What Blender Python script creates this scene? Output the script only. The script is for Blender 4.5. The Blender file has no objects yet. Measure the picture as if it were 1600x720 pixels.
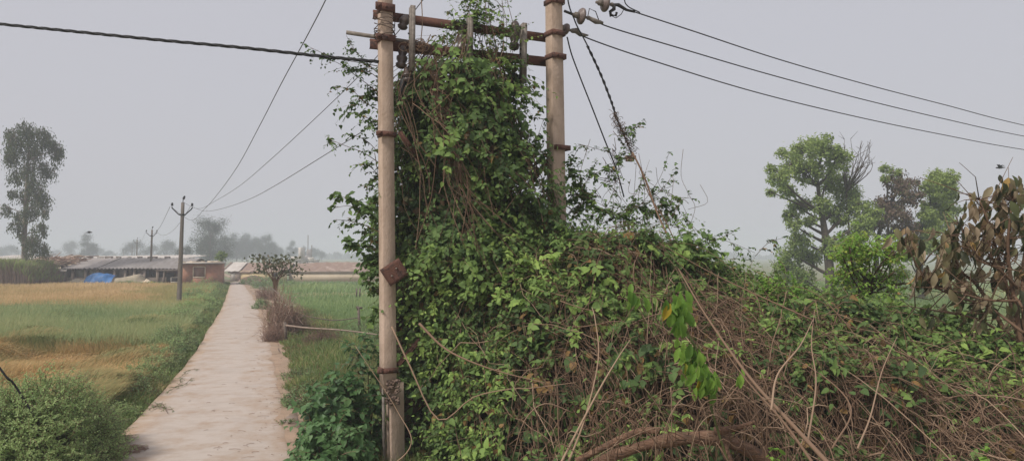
import bpy, math, random
import numpy as np
from mathutils import Vector
random.seed(7); R = np.random.default_rng(11)
scene = bpy.context.scene
COL = scene.collection
F = 1150.0; PITCH = math.atan(40/F); CAMZ = 3.0
cp, sp_ = math.cos(PITCH), math.sin(PITCH)

def at(px, py, Y):
    """world point that lies at distance Y in front of the camera, from photo pixels (1600x720)"""
    u = (px-800)/F; v = (360-py)/F
    dy = cp - v*sp_; dz = sp_ + v*cp
    return np.array([u/dy*Y, Y, CAMZ + dz/dy*Y])
def gnd(px, py, z=0.0):
    u = (px-800)/F; v = (360-py)/F
    dy = cp - v*sp_; dz = sp_ + v*cp
    Y = (z-CAMZ)*dy/dz
    return np.array([u/dy*Y, Y, z])

# ------------------------------------------------------------------ materials
def mat(name, c1, c2=None, scale=6.0, rough=0.85, bump=0.0, stretch=(1,1,1), c3=None, detail=6, metallic=0.0, bscale=None, spec=0.3, lo=.35, hi=.65):
    m = bpy.data.materials.new(name); m.use_nodes = True
    nt = m.node_tree; N = nt.nodes; L = nt.links
    b = N['Principled BSDF']; b.inputs['Roughness'].default_value = rough
    b.inputs['Metallic'].default_value = metallic
    b.inputs['Specular IOR Level'].default_value = spec
    if c2 is None:
        c2 = tuple(x*0.75 for x in c1)
    tc = N.new('ShaderNodeTexCoord'); mp = N.new('ShaderNodeMapping')
    mp.inputs['Scale'].default_value = stretch
    L.new(tc.outputs['Object'], mp.inputs['Vector'])
    nz = N.new('ShaderNodeTexNoise'); nz.inputs['Scale'].default_value = scale; nz.inputs['Detail'].default_value = detail
    nz.inputs['Roughness'].default_value = .65
    L.new(mp.outputs['Vector'], nz.inputs['Vector'])
    r = N.new('ShaderNodeValToRGB'); e = r.color_ramp.elements
    e[0].position = lo; e[0].color = (*c1, 1); e[1].position = hi; e[1].color = (*c2, 1)
    if c3 is not None:
        k = e.new((lo+hi)/2); k.color = (*c3, 1)
    L.new(nz.outputs['Fac'], r.inputs['Fac']); L.new(r.outputs['Color'], b.inputs['Base Color'])
    if bump:
        n2 = N.new('ShaderNodeTexNoise'); n2.inputs['Scale'].default_value = bscale or scale*3; n2.inputs['Detail'].default_value = 8
        L.new(mp.outputs['Vector'], n2.inputs['Vector'])
        bp = N.new('ShaderNodeBump'); bp.inputs['Strength'].default_value = bump; bp.inputs['Distance'].default_value = .02
        L.new(n2.outputs['Fac'], bp.inputs['Height']); L.new(bp.outputs['Normal'], b.inputs['Normal'])
    return m

def leafmat(name, stops, trans=0.3, rough=0.55, spec=0.35, tcol=1.3):
    """stops: list of (position, colour) looked up by the per-leaf tint attribute"""
    m = bpy.data.materials.new(name); m.use_nodes = True
    nt = m.node_tree; N = nt.nodes; L = nt.links
    b = N['Principled BSDF']; out = N['Material Output']
    b.inputs['Roughness'].default_value = rough; b.inputs['Specular IOR Level'].default_value = spec
    a = N.new('ShaderNodeAttribute'); a.attribute_name = 'tint'
    r = N.new('ShaderNodeValToRGB'); e = r.color_ramp.elements
    e[0].position = stops[0][0]; e[0].color = (*stops[0][1], 1)
    e[1].position = stops[-1][0]; e[1].color = (*stops[-1][1], 1)
    for p, c in stops[1:-1]:
        k = e.new(p); k.color = (*c, 1)
    L.new(a.outputs['Fac'], r.inputs['Fac'])
    L.new(r.outputs['Color'], b.inputs['Base Color'])
    if trans > 0:
        t = N.new('ShaderNodeBsdfTranslucent'); mx = N.new('ShaderNodeMixShader'); mx.inputs[0].default_value = trans
        hs = N.new('ShaderNodeHueSaturation'); hs.inputs['Value'].default_value = tcol
        L.new(r.outputs['Color'], hs.inputs['Color']); L.new(hs.outputs['Color'], t.inputs['Color'])
        L.new(b.outputs['BSDF'], mx.inputs[1]); L.new(t.outputs['BSDF'], mx.inputs[2]); L.new(mx.outputs[0], out.inputs['Surface'])
    return m

# ------------------------------------------------------------------ mesh building
class Geo:
    """collects triangles and quads with a tint per vertex, then links them as one mesh object"""
    def __init__(s): s.v=[]; s.t=[]; s.q=[]; s.c=[]; s.n=0
    def add(s, v, tris=None, quads=None, tint=0.5):
        v = np.asarray(v, dtype=np.float64).reshape(-1,3)
        if tris is not None and len(tris): s.t.append(np.asarray(tris, dtype=np.int64).reshape(-1,3)+s.n)
        if quads is not None and len(quads): s.q.append(np.asarray(quads, dtype=np.int64).reshape(-1,4)+s.n)
        c = np.broadcast_to(np.asarray(tint, dtype=np.float64), (len(v),)) if np.ndim(tint)==0 else np.asarray(tint)
        s.c.append(c); s.v.append(v); s.n += len(v)
        return s
    def box(s, c, size, rz=0.0, M=None, tint=.5):
        x,y,z = [k/2 for k in size]
        P = np.array([[-x,-y,-z],[x,-y,-z],[x,y,-z],[-x,y,-z],[-x,-y,z],[x,-y,z],[x,y,z],[-x,y,z]])
        if M is not None: P = P@np.asarray(M).T
        if rz:
            co,si = math.cos(rz), math.sin(rz); P = P@np.array([[co,si,0],[-si,co,0],[0,0,1]])
        return s.add(P+np.asarray(c), quads=[[0,3,2,1],[4,5,6,7],[0,1,5,4],[1,2,6,5],[2,3,7,6],[3,0,4,7]], tint=tint)
    def beam(s, a, b, w, h, up=(0,0,1), tint=.5):
        a=np.asarray(a,float); b=np.asarray(b,float); d=b-a; l=np.linalg.norm(d); d/=l
        y=np.cross(np.asarray(up,float),d); y/=np.linalg.norm(y); z=np.cross(d,y)
        return s.box((a+b)/2,(l,w,h),M=np.stack([d,y,z],1),tint=tint)
    def tube(s, pts, rad, sides=8, tint=.5, cap=True):
        P=np.asarray(pts,float)[None]; rad=np.broadcast_to(np.asarray(rad,float),(len(pts),))[None]
        tubes(s,P,rad,sides,np.array([tint]),cap); return s
    def build(s, name, material, parent=None, smooth=False):
        me = bpy.data.meshes.new(name)
        v = np.concatenate(s.v) if s.v else np.zeros((0,3))
        t = np.concatenate(s.t) if s.t else np.zeros((0,3),int)
        q = np.concatenate(s.q) if s.q else np.zeros((0,4),int)
        me.vertices.add(len(v)); me.vertices.foreach_set('co', v.astype(np.float32).ravel())
        nl = t.size+q.size
        me.loops.add(nl); me.loops.foreach_set('vertex_index', np.concatenate([t.ravel(), q.ravel()]).astype(np.int32))
        me.polygons.add(len(t)+len(q))
        ls = np.concatenate([np.arange(len(t))*3, t.size+np.arange(len(q))*4]).astype(np.int32)
        me.polygons.foreach_set('loop_start', ls)
        if smooth: me.polygons.foreach_set('use_smooth', np.ones(len(ls),bool))
        me.update(calc_edges=True)
        at_ = me.attributes.new('tint','FLOAT','POINT')
        at_.data.foreach_set('value', np.concatenate(s.c).astype(np.float32))
        me.materials.append(material)
        o = bpy.data.objects.new(name, me); COL.objects.link(o)
        if parent is not None:
            o.parent = parent
            o.matrix_parent_inverse = parent.matrix_basis.inverted()
        return o

def tubes(g, P, Rr, sides=3, tint=None, cap=False):
    """many polylines at once. P (N,K,3), Rr (N,K)"""
    N,K,_ = P.shape
    T = np.gradient(P, axis=1); T /= (np.linalg.norm(T,axis=2,keepdims=True)+1e-9)
    ref = np.where(np.abs(T[:,:1,2:3])>.9, np.array([[[1.,0,0]]]), np.array([[[0,0,1.]]]))
    A = np.cross(T, np.broadcast_to(ref,T.shape)); A /= (np.linalg.norm(A,axis=2,keepdims=True)+1e-9)
    B = np.cross(T, A)
    an = np.arange(sides)*2*math.pi/sides
    V = P[:,:,None,:] + Rr[:,:,None,None]*(A[:,:,None,:]*np.cos(an)[None,None,:,None]+B[:,:,None,:]*np.sin(an)[None,None,:,None])
    idx = np.arange(N*K*sides).reshape(N,K,sides)
    a = idx[:,:-1]; b = idx[:,1:]
    q = np.stack([a, np.roll(a,-1,axis=2), np.roll(b,-1,axis=2), b], axis=-1).reshape(-1,4)
    tn = .5 if tint is None else np.repeat(tint, K*sides)
    tr = None
    if cap:
        tr=[]
        for n in range(N):
            for k in range(1,sides-1):
                tr.append([idx[n,0,0],idx[n,0,k+1],idx[n,0,k]]); tr.append([idx[n,-1,0],idx[n,-1,k],idx[n,-1,k+1]])
    g.add(V.reshape(-1,3), tris=tr, quads=q, tint=tn)

def nrm(a): return a/(np.linalg.norm(a,axis=-1,keepdims=True)+1e-9)
def rvec(n): return nrm(R.normal(size=(n,3)))

HEART = (np.array([[0,0,0],[.52,0,-.05],[1,0,-.16],[.06,.30,.07],[.42,.36,.05],[.78,.17,-.04],[.06,-.30,.07],[.42,-.36,.05],[.78,-.17,-.04]]),
         np.array([[0,1,4],[0,4,3],[1,5,4],[1,2,5],[0,7,1],[0,6,7],[1,7,8],[1,8,2]]))
OVAL = (np.array([[0,0,0],[.5,0,-.04],[1,0,-.12],[.35,.22,.04],[.35,-.22,.04]]), np.array([[0,1,3],[1,2,3],[0,4,1],[1,4,2]]))
LANCE = (np.array([[0,0,0],[1,0,-.1],[.45,.17,.04],[.45,-.17,.04]]), np.array([[0,1,2],[0,3,1]]))
TRI = (np.array([[0,-.3,0],[0,.3,0],[1,0,0]]), np.array([[0,1,2]]))
# a big hanging leaf, curled along its length
_x = np.linspace(0,1,5); _w = np.array([.06,.26,.32,.2,.0])
BIG = (np.concatenate([np.stack([_x,0*_x,-.35*_x**2],1), np.stack([_x,_w,-.35*_x**2+_w*.45],1), np.stack([_x,-_w,-.35*_x**2+_w*.45],1)]),
       np.array([[i,i+1,5+i] for i in range(4)]+[[i+1,6+i,5+i] for i in range(4)]+[[i,10+i,i+1] for i in range(4)]+[[i+1,10+i,11+i] for i in range(4)]))

def leaves(g, P, D, Nn, S, tint, tmpl=HEART, wid=1.0):
    V, T = tmpl; n=len(P); k=len(V)
    D = nrm(D); Y = nrm(np.cross(Nn, D)); Z = np.cross(D, Y)
    S = np.broadcast_to(S,(n,))
    wid = np.broadcast_to(wid,(n,))
    v = P[:,None,:] + S[:,None,None]*(V[None,:,0,None]*D[:,None,:] + wid[:,None,None]*V[None,:,1,None]*Y[:,None,:] + V[None,:,2,None]*Z[:,None,:])
    t = (np.arange(n)[:,None,None]*k + T[None]).reshape(-1,3)
    g.add(v.reshape(-1,3), tris=t, tint=np.repeat(np.broadcast_to(tint,(n,)),k))

def shoots(gl, gs, P, D, L, nl=7, size=.09, droop=.3, tint=None, tmpl=HEART, out=None, srad=.004, K=6, stint=None, wid=1.0, taper=.45, hang=.35, wob=.08):
    """many leafy shoots at once: gl takes the leaves, gs the stems"""
    n=len(P); D=nrm(D); L=np.broadcast_to(L,(n,)); droop=np.broadcast_to(droop,(n,))
    s=np.linspace(0,1,K)
    bend=R.normal(size=(n,3))*wob
    def pos(q):
        return P[:,None,:]+L[:,None,None]*(D[:,None,:]*q[...,None]+bend[:,None,:]*(q**2)[...,None]*2+np.array([0,0,-1.])*(droop[:,None]*q**2)[...,None])
    C=pos(np.broadcast_to(s,(n,K)))
    if gs is not None:
        tubes(gs,C,np.broadcast_to(srad*(1-.7*s),(n,K))*1.0,3,stint if stint is not None else R.random(n))
    q=(np.arange(nl)+.7)/nl*np.ones((n,1)); q=np.clip(q+R.normal(size=q.shape)*.055,.02,1)
    PP=pos(q); T=nrm(pos(np.clip(q+.03,0,1.03))-PP)
    o = out if out is not None else np.broadcast_to(np.array([0,-.4,1.]),(n,3))
    side=nrm(np.cross(T, o[:,None,:]))*np.where(np.arange(nl)%2==0,1,-1)[None,:,None]
    dd=T*.45+side*.85+R.normal(size=PP.shape)*.42+np.array([0,0,-1.])*hang
    nn=o[:,None,:]*.75+np.array([0,0,.5])+R.normal(size=PP.shape)*.45
    sz=np.broadcast_to(np.asarray(size,float),(n,))[:,None]*(1-taper*q)*(.75+.5*R.random(q.shape))
    tt=(tint if tint is not None else R.random(n))[:,None]+R.normal(size=q.shape)*.06+q*.08
    leaves(gl,PP.reshape(-1,3),dd.reshape(-1,3),nn.reshape(-1,3),sz.ravel(),np.clip(tt,0,1).ravel(),tmpl,wid)
    return C

_nz = [(R.normal(size=3), R.random()*6.28) for _ in range(40)]
def noise(P, scale=1.0, seed=0, octv=3):
    """smooth pseudo noise in about -1..1"""
    P=np.asarray(P,float); o=np.zeros(P.shape[:-1]); a=1.; f=scale
    for k in range(octv):
        for j in range(4):
            d,ph=_nz[(seed*7+k*4+j)%40]
            o+=a*np.sin((P@d)*f+ph+seed)/4
        a*=.55; f*=2.1
    return o*1.3

# ------------------------------------------------------------------ bookkeeping
def tag(o, label=None, cat=None, group=None, kind=None):
    if label: o['label']=label
    if cat: o['category']=cat
    if group: o['group']=group
    if kind: o['kind']=kind
    return o
def thing(name, label, cat, loc=(0,0,0), group=None):
    o=bpy.data.objects.new(name,None); COL.objects.link(o); o.location=tuple(float(k) for k in loc)
    o.empty_display_size=.2
    return tag(o,label,cat,group)
def copy_tree(o, parent=None):
    c=o.copy(); COL.objects.link(c)
    if parent is not None: c.parent=parent
    for ch in list(o.children): copy_tree(ch,c)
    return c

# ------------------------------------------------------------------ palette
M_conc  = mat('pole_concrete',(.57,.435,.345),(.36,.26,.195),scale=3,bump=.45,stretch=(1.6,1.6,1.0),c3=(.49,.37,.285),bscale=26,lo=.28,hi=.72,detail=14)
M_conc_far = mat('old_pole_concrete',(.20,.17,.145),(.12,.105,.09),scale=3,stretch=(2,2,.4))
M_rust  = mat('rusted_steel',(.12,.060,.048),(.065,.040,.035),scale=9,bump=.6,c3=(.15,.072,.052),bscale=60,rough=.9)
M_galv  = mat('weathered_galvanised',(.27,.235,.20),(.15,.125,.105),scale=14,bump=.3,metallic=.0,rough=.7,bscale=80)
M_porc  = mat('brown_porcelain',(.085,.062,.055),(.13,.10,.088),scale=9,rough=.35,spec=.5)
M_disc  = mat('dusty_disc_glaze',(.20,.15,.13),(.12,.09,.08),scale=14,rough=.45,spec=.5)
M_black = mat('black_rubber',(.012,.012,.013),(.02,.02,.02),rough=.6)
M_wire  = mat('dark_wire',(.03,.028,.028),(.05,.045,.04),rough=.6,scale=20)
M_wire_far = mat('grey_aluminium_wire',(.12,.12,.12),(.09,.09,.09),rough=.6)
M_stem  = leafmat('vine_stem',[(0,(.055,.033,.020)),(.35,(.12,.070,.042)),(.7,(.20,.125,.080)),(1,(.36,.25,.17))],trans=0,rough=.85)
M_gstem = leafmat('green_stem',[(0,(.05,.06,.02)),(1,(.14,.16,.05))],trans=0,rough=.8)
M_bark  = mat('bark',(.11,.085,.065),(.055,.042,.034),scale=7,bump=.8,stretch=(2,2,.5),bscale=25)
M_bark_pale = mat('pale_bark',(.26,.22,.185),(.14,.115,.095),scale=3,bump=.4,stretch=(2,2,.4))
M_log   = mat('dead_log_bark',(.27,.17,.11),(.11,.07,.048),scale=7,bump=1.0,stretch=(1,4,4),bscale=16,c3=(.19,.105,.066))
M_vine  = leafmat('vine_leaf',[(0,(.34,.20,.08)),(.025,(.24,.16,.06)),(.04,(.050,.085,.032)),(.3,(.085,.145,.045)),(.6,(.155,.245,.065)),(.85,(.25,.37,.09)),(1,(.34,.47,.12))],trans=.28,rough=.6,spec=.25)
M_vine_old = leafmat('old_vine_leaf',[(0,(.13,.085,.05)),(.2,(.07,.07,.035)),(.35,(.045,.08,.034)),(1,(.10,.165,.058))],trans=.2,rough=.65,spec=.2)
M_core= mat('dark_vine_core',(.030,.022,.014),(.075,.050,.032),scale=9,bump=1.,bscale=22,rough=1)  # dark brown that paints the shade in the gaps of the mound
M_bright= leafmat('bright_leaf',[(0,(.09,.19,.028)),(.5,(.17,.31,.05)),(.9,(.27,.43,.08)),(1,(.36,.42,.08))],trans=.35,spec=.2)
M_big   = leafmat('big_hanging_leaf',[(0,(.06,.14,.025)),(.6,(.17,.31,.05)),(.93,(.28,.44,.08)),(1,(.50,.36,.04))],trans=.45,spec=.3,tcol=1.6)
M_teak  = leafmat('drying_leaf',[(0,(.04,.045,.022)),(.25,(.10,.12,.05)),(.42,(.21,.19,.095)),(.62,(.33,.26,.165)),(.84,(.48,.37,.26)),(.96,(.42,.27,.12)),(1,(.46,.30,.10))],trans=.3,rough=.6)
M_tree  = leafmat('tree_leaf',[(0,(.11,.155,.05)),(.5,(.22,.30,.09)),(1,(.35,.43,.13))],trans=.38,spec=.15)
M_treeb = leafmat('withered_tree_leaf',[(0,(.10,.065,.052)),(.6,(.19,.135,.10)),(1,(.12,.16,.06))],trans=.25,spec=.15)
M_euc   = leafmat('eucalyptus_leaf',[(0,(.055,.078,.045)),(.6,(.10,.13,.07)),(1,(.16,.19,.10))],trans=.25,spec=.15)
M_fartree=leafmat('far_tree_leaf',[(0,(.035,.055,.03)),(1,(.075,.10,.05))],trans=.15,spec=.1)
M_broad = leafmat('broad_shrub_leaf',[(0,(.20,.15,.09)),(.04,(.045,.10,.036)),(.5,(.085,.17,.058)),(1,(.16,.27,.10))],trans=.25,rough=.5)
M_fine  = leafmat('fine_bush_leaf',[(0,(.14,.22,.08)),(.5,(.26,.37,.14)),(1,(.40,.52,.21))],trans=.45)
M_weed  = leafmat('weed_leaf',[(0,(.11,.18,.07)),(.6,(.21,.31,.12)),(1,(.33,.43,.17))],trans=.3)
M_gold  = leafmat('ripe_crop',[(0,(.31,.33,.12)),(.4,(.47,.36,.16)),(.8,(.60,.41,.20)),(1,(.68,.51,.28))],trans=.25,rough=.7)
M_lodge = leafmat('lodged_crop',[(0,(.17,.23,.08)),(.3,(.25,.26,.10)),(.6,(.40,.30,.13)),(.85,(.52,.33,.14)),(1,(.64,.44,.21))],trans=.25,rough=.7)
M_green = leafmat('green_crop',[(0,(.17,.24,.11)),(.6,(.28,.35,.15)),(1,(.42,.42,.20))],trans=.3,rough=.6)
M_rice  = leafmat('bright_green_crop',[(0,(.13,.21,.08)),(.6,(.22,.31,.115)),(.92,(.32,.39,.15)),(1,(.48,.40,.22))],trans=.3,rough=.6)
M_dry   = leafmat('dry_twig',[(0,(.14,.085,.06)),(.6,(.33,.21,.155)),(1,(.52,.40,.31))],trans=0,rough=.9)
# ================================================================== camera, light, air
cam = bpy.data.cameras.new('camera'); co = bpy.data.objects.new('camera', cam); COL.objects.link(co)
co.location=(0,0,CAMZ); co.rotation_euler=(math.pi/2+PITCH,0,0)
cam.sensor_width=36; cam.lens=36*F/1600; cam.clip_end=6000; cam.clip_start=.1
scene.camera=co
W=bpy.data.worlds.new("World"); scene.world=W; W.use_nodes=True
nt=W.node_tree; bg=nt.nodes['Background']
sky=nt.nodes.new('ShaderNodeTexSky'); sky.sky_type='NISHITA'; sky.sun_disc=False
SUN_EL=math.radians(48); SUN_AZ=math.radians(226)     # behind the camera and to the left
sky.sun_elevation=SUN_EL; sky.sun_rotation=SUN_AZ; sky.air_density=1.2; sky.dust_density=6; sky.ozone_density=1
mx=nt.nodes.new('ShaderNodeMix'); mx.data_type='RGBA'; mx.inputs[0].default_value=.86
mx.inputs[7].default_value=(6.08,6.0,6.5,1)           # the even grey-lilac overcast
nt.links.new(sky.outputs[0],mx.inputs[6]); nt.links.new(mx.outputs[2],bg.inputs[0]); bg.inputs[1].default_value=.1
sl=bpy.data.lights.new('sun','SUN'); sl.energy=2.9; sl.angle=math.radians(8); sl.color=(1,.95,.88)
so=bpy.data.objects.new('sun',sl); COL.objects.link(so)
sd=Vector((math.sin(SUN_AZ)*math.cos(SUN_EL), math.cos(SUN_AZ)*math.cos(SUN_EL), math.sin(SUN_EL)))
so.rotation_euler=sd.to_track_quat('Z','Y').to_euler(); so.location=(-20,-20,40)
vs=scene.view_settings; vs.view_transform='Standard'; vs.look='None'; vs.gamma=1; vs.use_curve_mapping=False; vs.exposure=0.0
scene.cycles.volume_bounces=2; scene.cycles.max_bounces=6; scene.cycles.transparent_max_bounces=4
scene.cycles.use_denoising=True

hz=Geo().box((0,500,15),(3100,3100,36)).build('haze',None) if False else None
g=Geo().box((0,600,13.5),(3200,3200,31)); 
hm=bpy.data.materials.new('haze'); hm.use_nodes=True; hn=hm.node_tree
hn.nodes.remove(hn.nodes['Principled BSDF'])
pv=hn.nodes.new('ShaderNodeVolumePrincipled'); pv.inputs['Density'].default_value=.0020; pv.inputs['Color'].default_value=(.83,.875,.955,1)
pv.inputs['Anisotropy'].default_value=0.0
hn.links.new(pv.outputs[0],hn.nodes['Material Output'].inputs['Volume'])
tag(g.build('haze',hm),'thin grey haze lying over the fields','haze',kind='stuff')

# ================================================================== ground
GZ=-.15
M_ground=mat('field_soil',(.20,.15,.10),(.12,.14,.06),scale=.25,bump=.6,bscale=9,c3=(.15,.13,.07))
def grid(x0,x1,y0,y1,nx,ny,zf):
    xs=np.linspace(x0,x1,nx); ys=np.linspace(y0,y1,ny); X,Yy=np.meshgrid(xs,ys,indexing='ij'); Z=zf(X,Yy)
    i=np.arange(nx*ny).reshape(nx,ny)
    return np.stack([X,Yy,Z],-1).reshape(-1,3), np.stack([i[:-1,:-1],i[1:,:-1],i[1:,1:],i[:-1,1:]],-1).reshape(-1,4)
v,q=grid(-1550,1550,-950,2150,32,32,lambda X,Y:0*X+GZ)
tag(Geo().add(v,quads=q).build('ground',M_ground),kind='structure')

# road: edges read from the photograph
LE=[(165,700),(205,657),(233,632),(262,598),(300,552),(326,508),(342,483),(351,458),(355,446),(356,441)]
RE=[(487,718),(474,690),(468,652),(456,612),(443,568),(432,528),(415,492),(405,468),(386,446),(374,440)]
Lp=[gnd(x+4,y) for x,y in LE]; Rp=[gnd(x,y) for x,y in RE]
def poly_at(P,Y):
    P=sorted(P,key=lambda p:p[1]); ys=[p[1] for p in P]; xs=[p[0] for p in P]
    if Y<ys[0]:
        s=-.30; return xs[0]+(Y-ys[0])*s
    if Y>ys[-1]: return xs[-1]+(Y-ys[-1])*(-.42)
    return float(np.interp(Y,ys,xs))
def cross(p):  # fit smooth edges
    P=np.array(p); k=np.polyfit(P[:,1],P[:,0],3); return k
kl=np.polyfit([p[1] for p in Lp],[p[0] for p in Lp],2); kr=np.polyfit([p[1] for p in Rp],[p[0] for p in Rp],2)
def mk(P):
    P=sorted([list(p[:2]) for p in P],key=lambda p:p[1]); ys=np.array([p[1] for p in P]); xs=np.array([p[0] for p in P])
    yy=np.linspace(ys[0],89,160); v=np.interp(yy,ys,xs)
    for _ in range(4): v[1:-1]=(v[:-2]+v[1:-1]+v[2:])/3
    s=(v[8]-v[0])/(yy[8]-yy[0]); s=-.33
    return lambda Y: np.where(np.asarray(Y)<yy[0], v[0]+(np.asarray(Y)-yy[0])*s, np.interp(np.minimum(Y,89),yy,v))
ipl=mk(Lp); ipr=mk(Rp)
def xl(Y): return np.where(Y<88, ipl(Y), ipl(88.)+(Y-88)*-.46)
def xr(Y): return np.where(Y<88, ipr(Y), ipr(88.)+(Y-88)*-.46)
Ys=np.concatenate([np.linspace(-6,30,60),np.linspace(31,150,60)])
jl=noise(np.stack([Ys,0*Ys,0*Ys],1),1.3,1)*.03; jr=noise(np.stack([Ys,0*Ys,0*Ys],1),1.1,2)*.03
A=np.stack([xl(Ys)+jl,Ys,0*Ys],1); B=np.stack([xr(Ys)+jr,Ys,0*Ys],1)
# slab with thickness; centre a touch higher
U=np.linspace(0,1,9); top=A[:,None,:]*(1-U)[None,:,None]+B[:,None,:]*U[None,:,None]
top[:,:,2]=.03*(1-(2*U-1)**2)[None]
top=np.concatenate([np.concatenate([A[:,None,:2],np.full((len(Ys),1,1),GZ-.05)],2),top,np.concatenate([B[:,None,:2],np.full((len(Ys),1,1),GZ-.05)],2)],1)
i=np.arange(top.shape[0]*top.shape[1]).reshape(top.shape[:2])
q=np.stack([i[:-1,:-1],i[:-1,1:],i[1:,1:],i[1:,:-1]],-1).reshape(-1,4)
# road material: concrete with joints, dust and stains
M_road=mat('road_concrete',(.50,.43,.375),(.45,.385,.335),scale=.9,bump=.15,bscale=40,c3=(.48,.41,.355),lo=.3,hi=.7,rough=.9,detail=12)
nt=M_road.node_tree; N=nt.nodes; L=nt.links; b=N['Principled BSDF']
src=b.inputs['Base Color'].links[0].from_socket
tc=N.new('ShaderNodeTexCoord'); n1=N.new('ShaderNodeTexNoise'); n1.inputs['Scale'].default_value=5; n1.inputs['Detail'].default_value=10
mp=N.new('ShaderNodeMapping'); mp.inputs['Rotation'].default_value=(0,0,math.radians(20)); mp.inputs['Scale'].default_value=(.5,1.1,1); L.new(tc.outputs['Object'],mp.inputs['Vector']); L.new(mp.outputs[0],n1.inputs['Vector'])
r1=N.new('ShaderNodeValToRGB'); r1.color_ramp.elements[0].position=.46; r1.color_ramp.elements[0].color=(1,1,1,1); r1.color_ramp.elements[1].position=.78; r1.color_ramp.elements[1].color=(.80,.75,.70,1)
L.new(n1.outputs['Fac'],r1.inputs['Fac'])
m1=N.new('ShaderNodeMix'); m1.data_type='RGBA'; m1.blend_type='MULTIPLY'; m1.inputs[0].default_value=.55
L.new(src,m1.inputs[6]); L.new(r1.outputs[0],m1.inputs[7]); L.new(m1.outputs[2],b.inputs['Base Color'])
uu=np.concatenate([[0],U,[1]])[None]*np.ones((len(Ys),1))
# dust lies along both edges of the slab, thicker on the right
a_=N.new('ShaderNodeAttribute'); a_.attribute_name='tint'; rr_=N.new('ShaderNodeValToRGB'); e=rr_.color_ramp.elements
e[0].position=0; e[0].color=(.85,.85,.85,1); e[1].position=.13; e[1].color=(.35,.35,.35,1)
for p_,c_ in ((.32,.2),(.5,.05),(.68,.22),(.82,.40),(.92,.85),(1,1)):
    k=e.new(p_); k.color=(c_,c_,c_,1)
n3=N.new('ShaderNodeTexNoise'); n3.inputs['Scale'].default_value=1.6; n3.inputs['Detail'].default_value=12; n3.inputs['Roughness'].default_value=.7; L.new(tc.outputs['Object'],n3.inputs['Vector'])
md=N.new('ShaderNodeMath'); md.operation='MULTIPLY_ADD'; md.inputs[1].default_value=3.6; md.inputs[2].default_value=-1.85; L.new(n3.outputs['Fac'],md.inputs[0])
ad=N.new('ShaderNodeMath'); ad.operation='ADD'; ad.use_clamp=True; L.new(md.outputs[0],ad.inputs[0]); L.new(a_.outputs['Fac'],rr_.inputs['Fac']); L.new(rr_.outputs[0],ad.inputs[1])
m2_=N.new('ShaderNodeMix'); m2_.data_type='RGBA'; m2_.inputs[7].default_value=(.37,.26,.18,1); L.new(ad.outputs[0],m2_.inputs[0]); L.new(m1.outputs[2],m2_.inputs[6]); L.new(m2_.outputs[2],b.inputs['Base Color'])
tag(Geo().add(top.reshape(-1,3),quads=q,tint=uu.ravel()).build('road',M_road,smooth=False),kind='structure')

# soil shoulder right of the road, straw-coloured dust
M_sh=mat('dusty_verge_soil',(.42,.29,.20),(.30,.22,.15),scale=2,bump=.8,bscale=30,c3=(.37,.26,.18))
wob=noise(np.stack([Ys,0*Ys,0*Ys],1),2.1,4)*.22
S0=B-np.array([.25,0,0])+np.stack([np.abs(wob)*-.6,0*Ys,0*Ys],1); S0[:,2]=.021
S1=B+np.stack([.30+wob,0*Ys,-.02+0*Ys],1); S2=B+np.stack([.9+wob,0*Ys,GZ-.02+0*Ys],1)
G3=np.stack([S0,S1,S2],1); i=np.arange(len(Ys)*3).reshape(-1,3)
q=np.stack([i[:-1,:-1],i[:-1,1:],i[1:,1:],i[1:,:-1]],-1).reshape(-1,4)
tag(Geo().add(G3.reshape(-1,3),quads=q).build('road_shoulder',M_sh),kind='structure')

# field sheets (tinted soil under the crops)
def sheet(name,pts,m,z):
    g=Geo(); P=np.array([[x,y,z] for x,y in pts]); g.add(P,tris=[[0,k,k+1] for k in range(1,len(P)-1)])
    return tag(g.build(name,m),kind='structure')
M_fl=mat('crop_floor',(.20,.17,.06),(.15,.15,.05),scale=1.5); M_fg=mat('green_field_floor',(.14,.20,.08),(.19,.22,.10),scale=.4)
M_farf=mat('far_field_green',(.15,.20,.09),(.22,.20,.11),scale=.02)
sheet('left_field',[(-90,8),(-6.0,8),(float(xl(74.))-1.2,74),(-90,74)],M_fl,GZ+.004)
sheet('right_field',[(float(xr(16.))+1.6,14),(60,14),(60,88),(float(xr(88.))+2.2,88)],M_fg,GZ+.004)
sheet('far_field',[(-400,100),(500,100),(900,1200),(-900,1200)],M_farf,GZ+.004)

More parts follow.
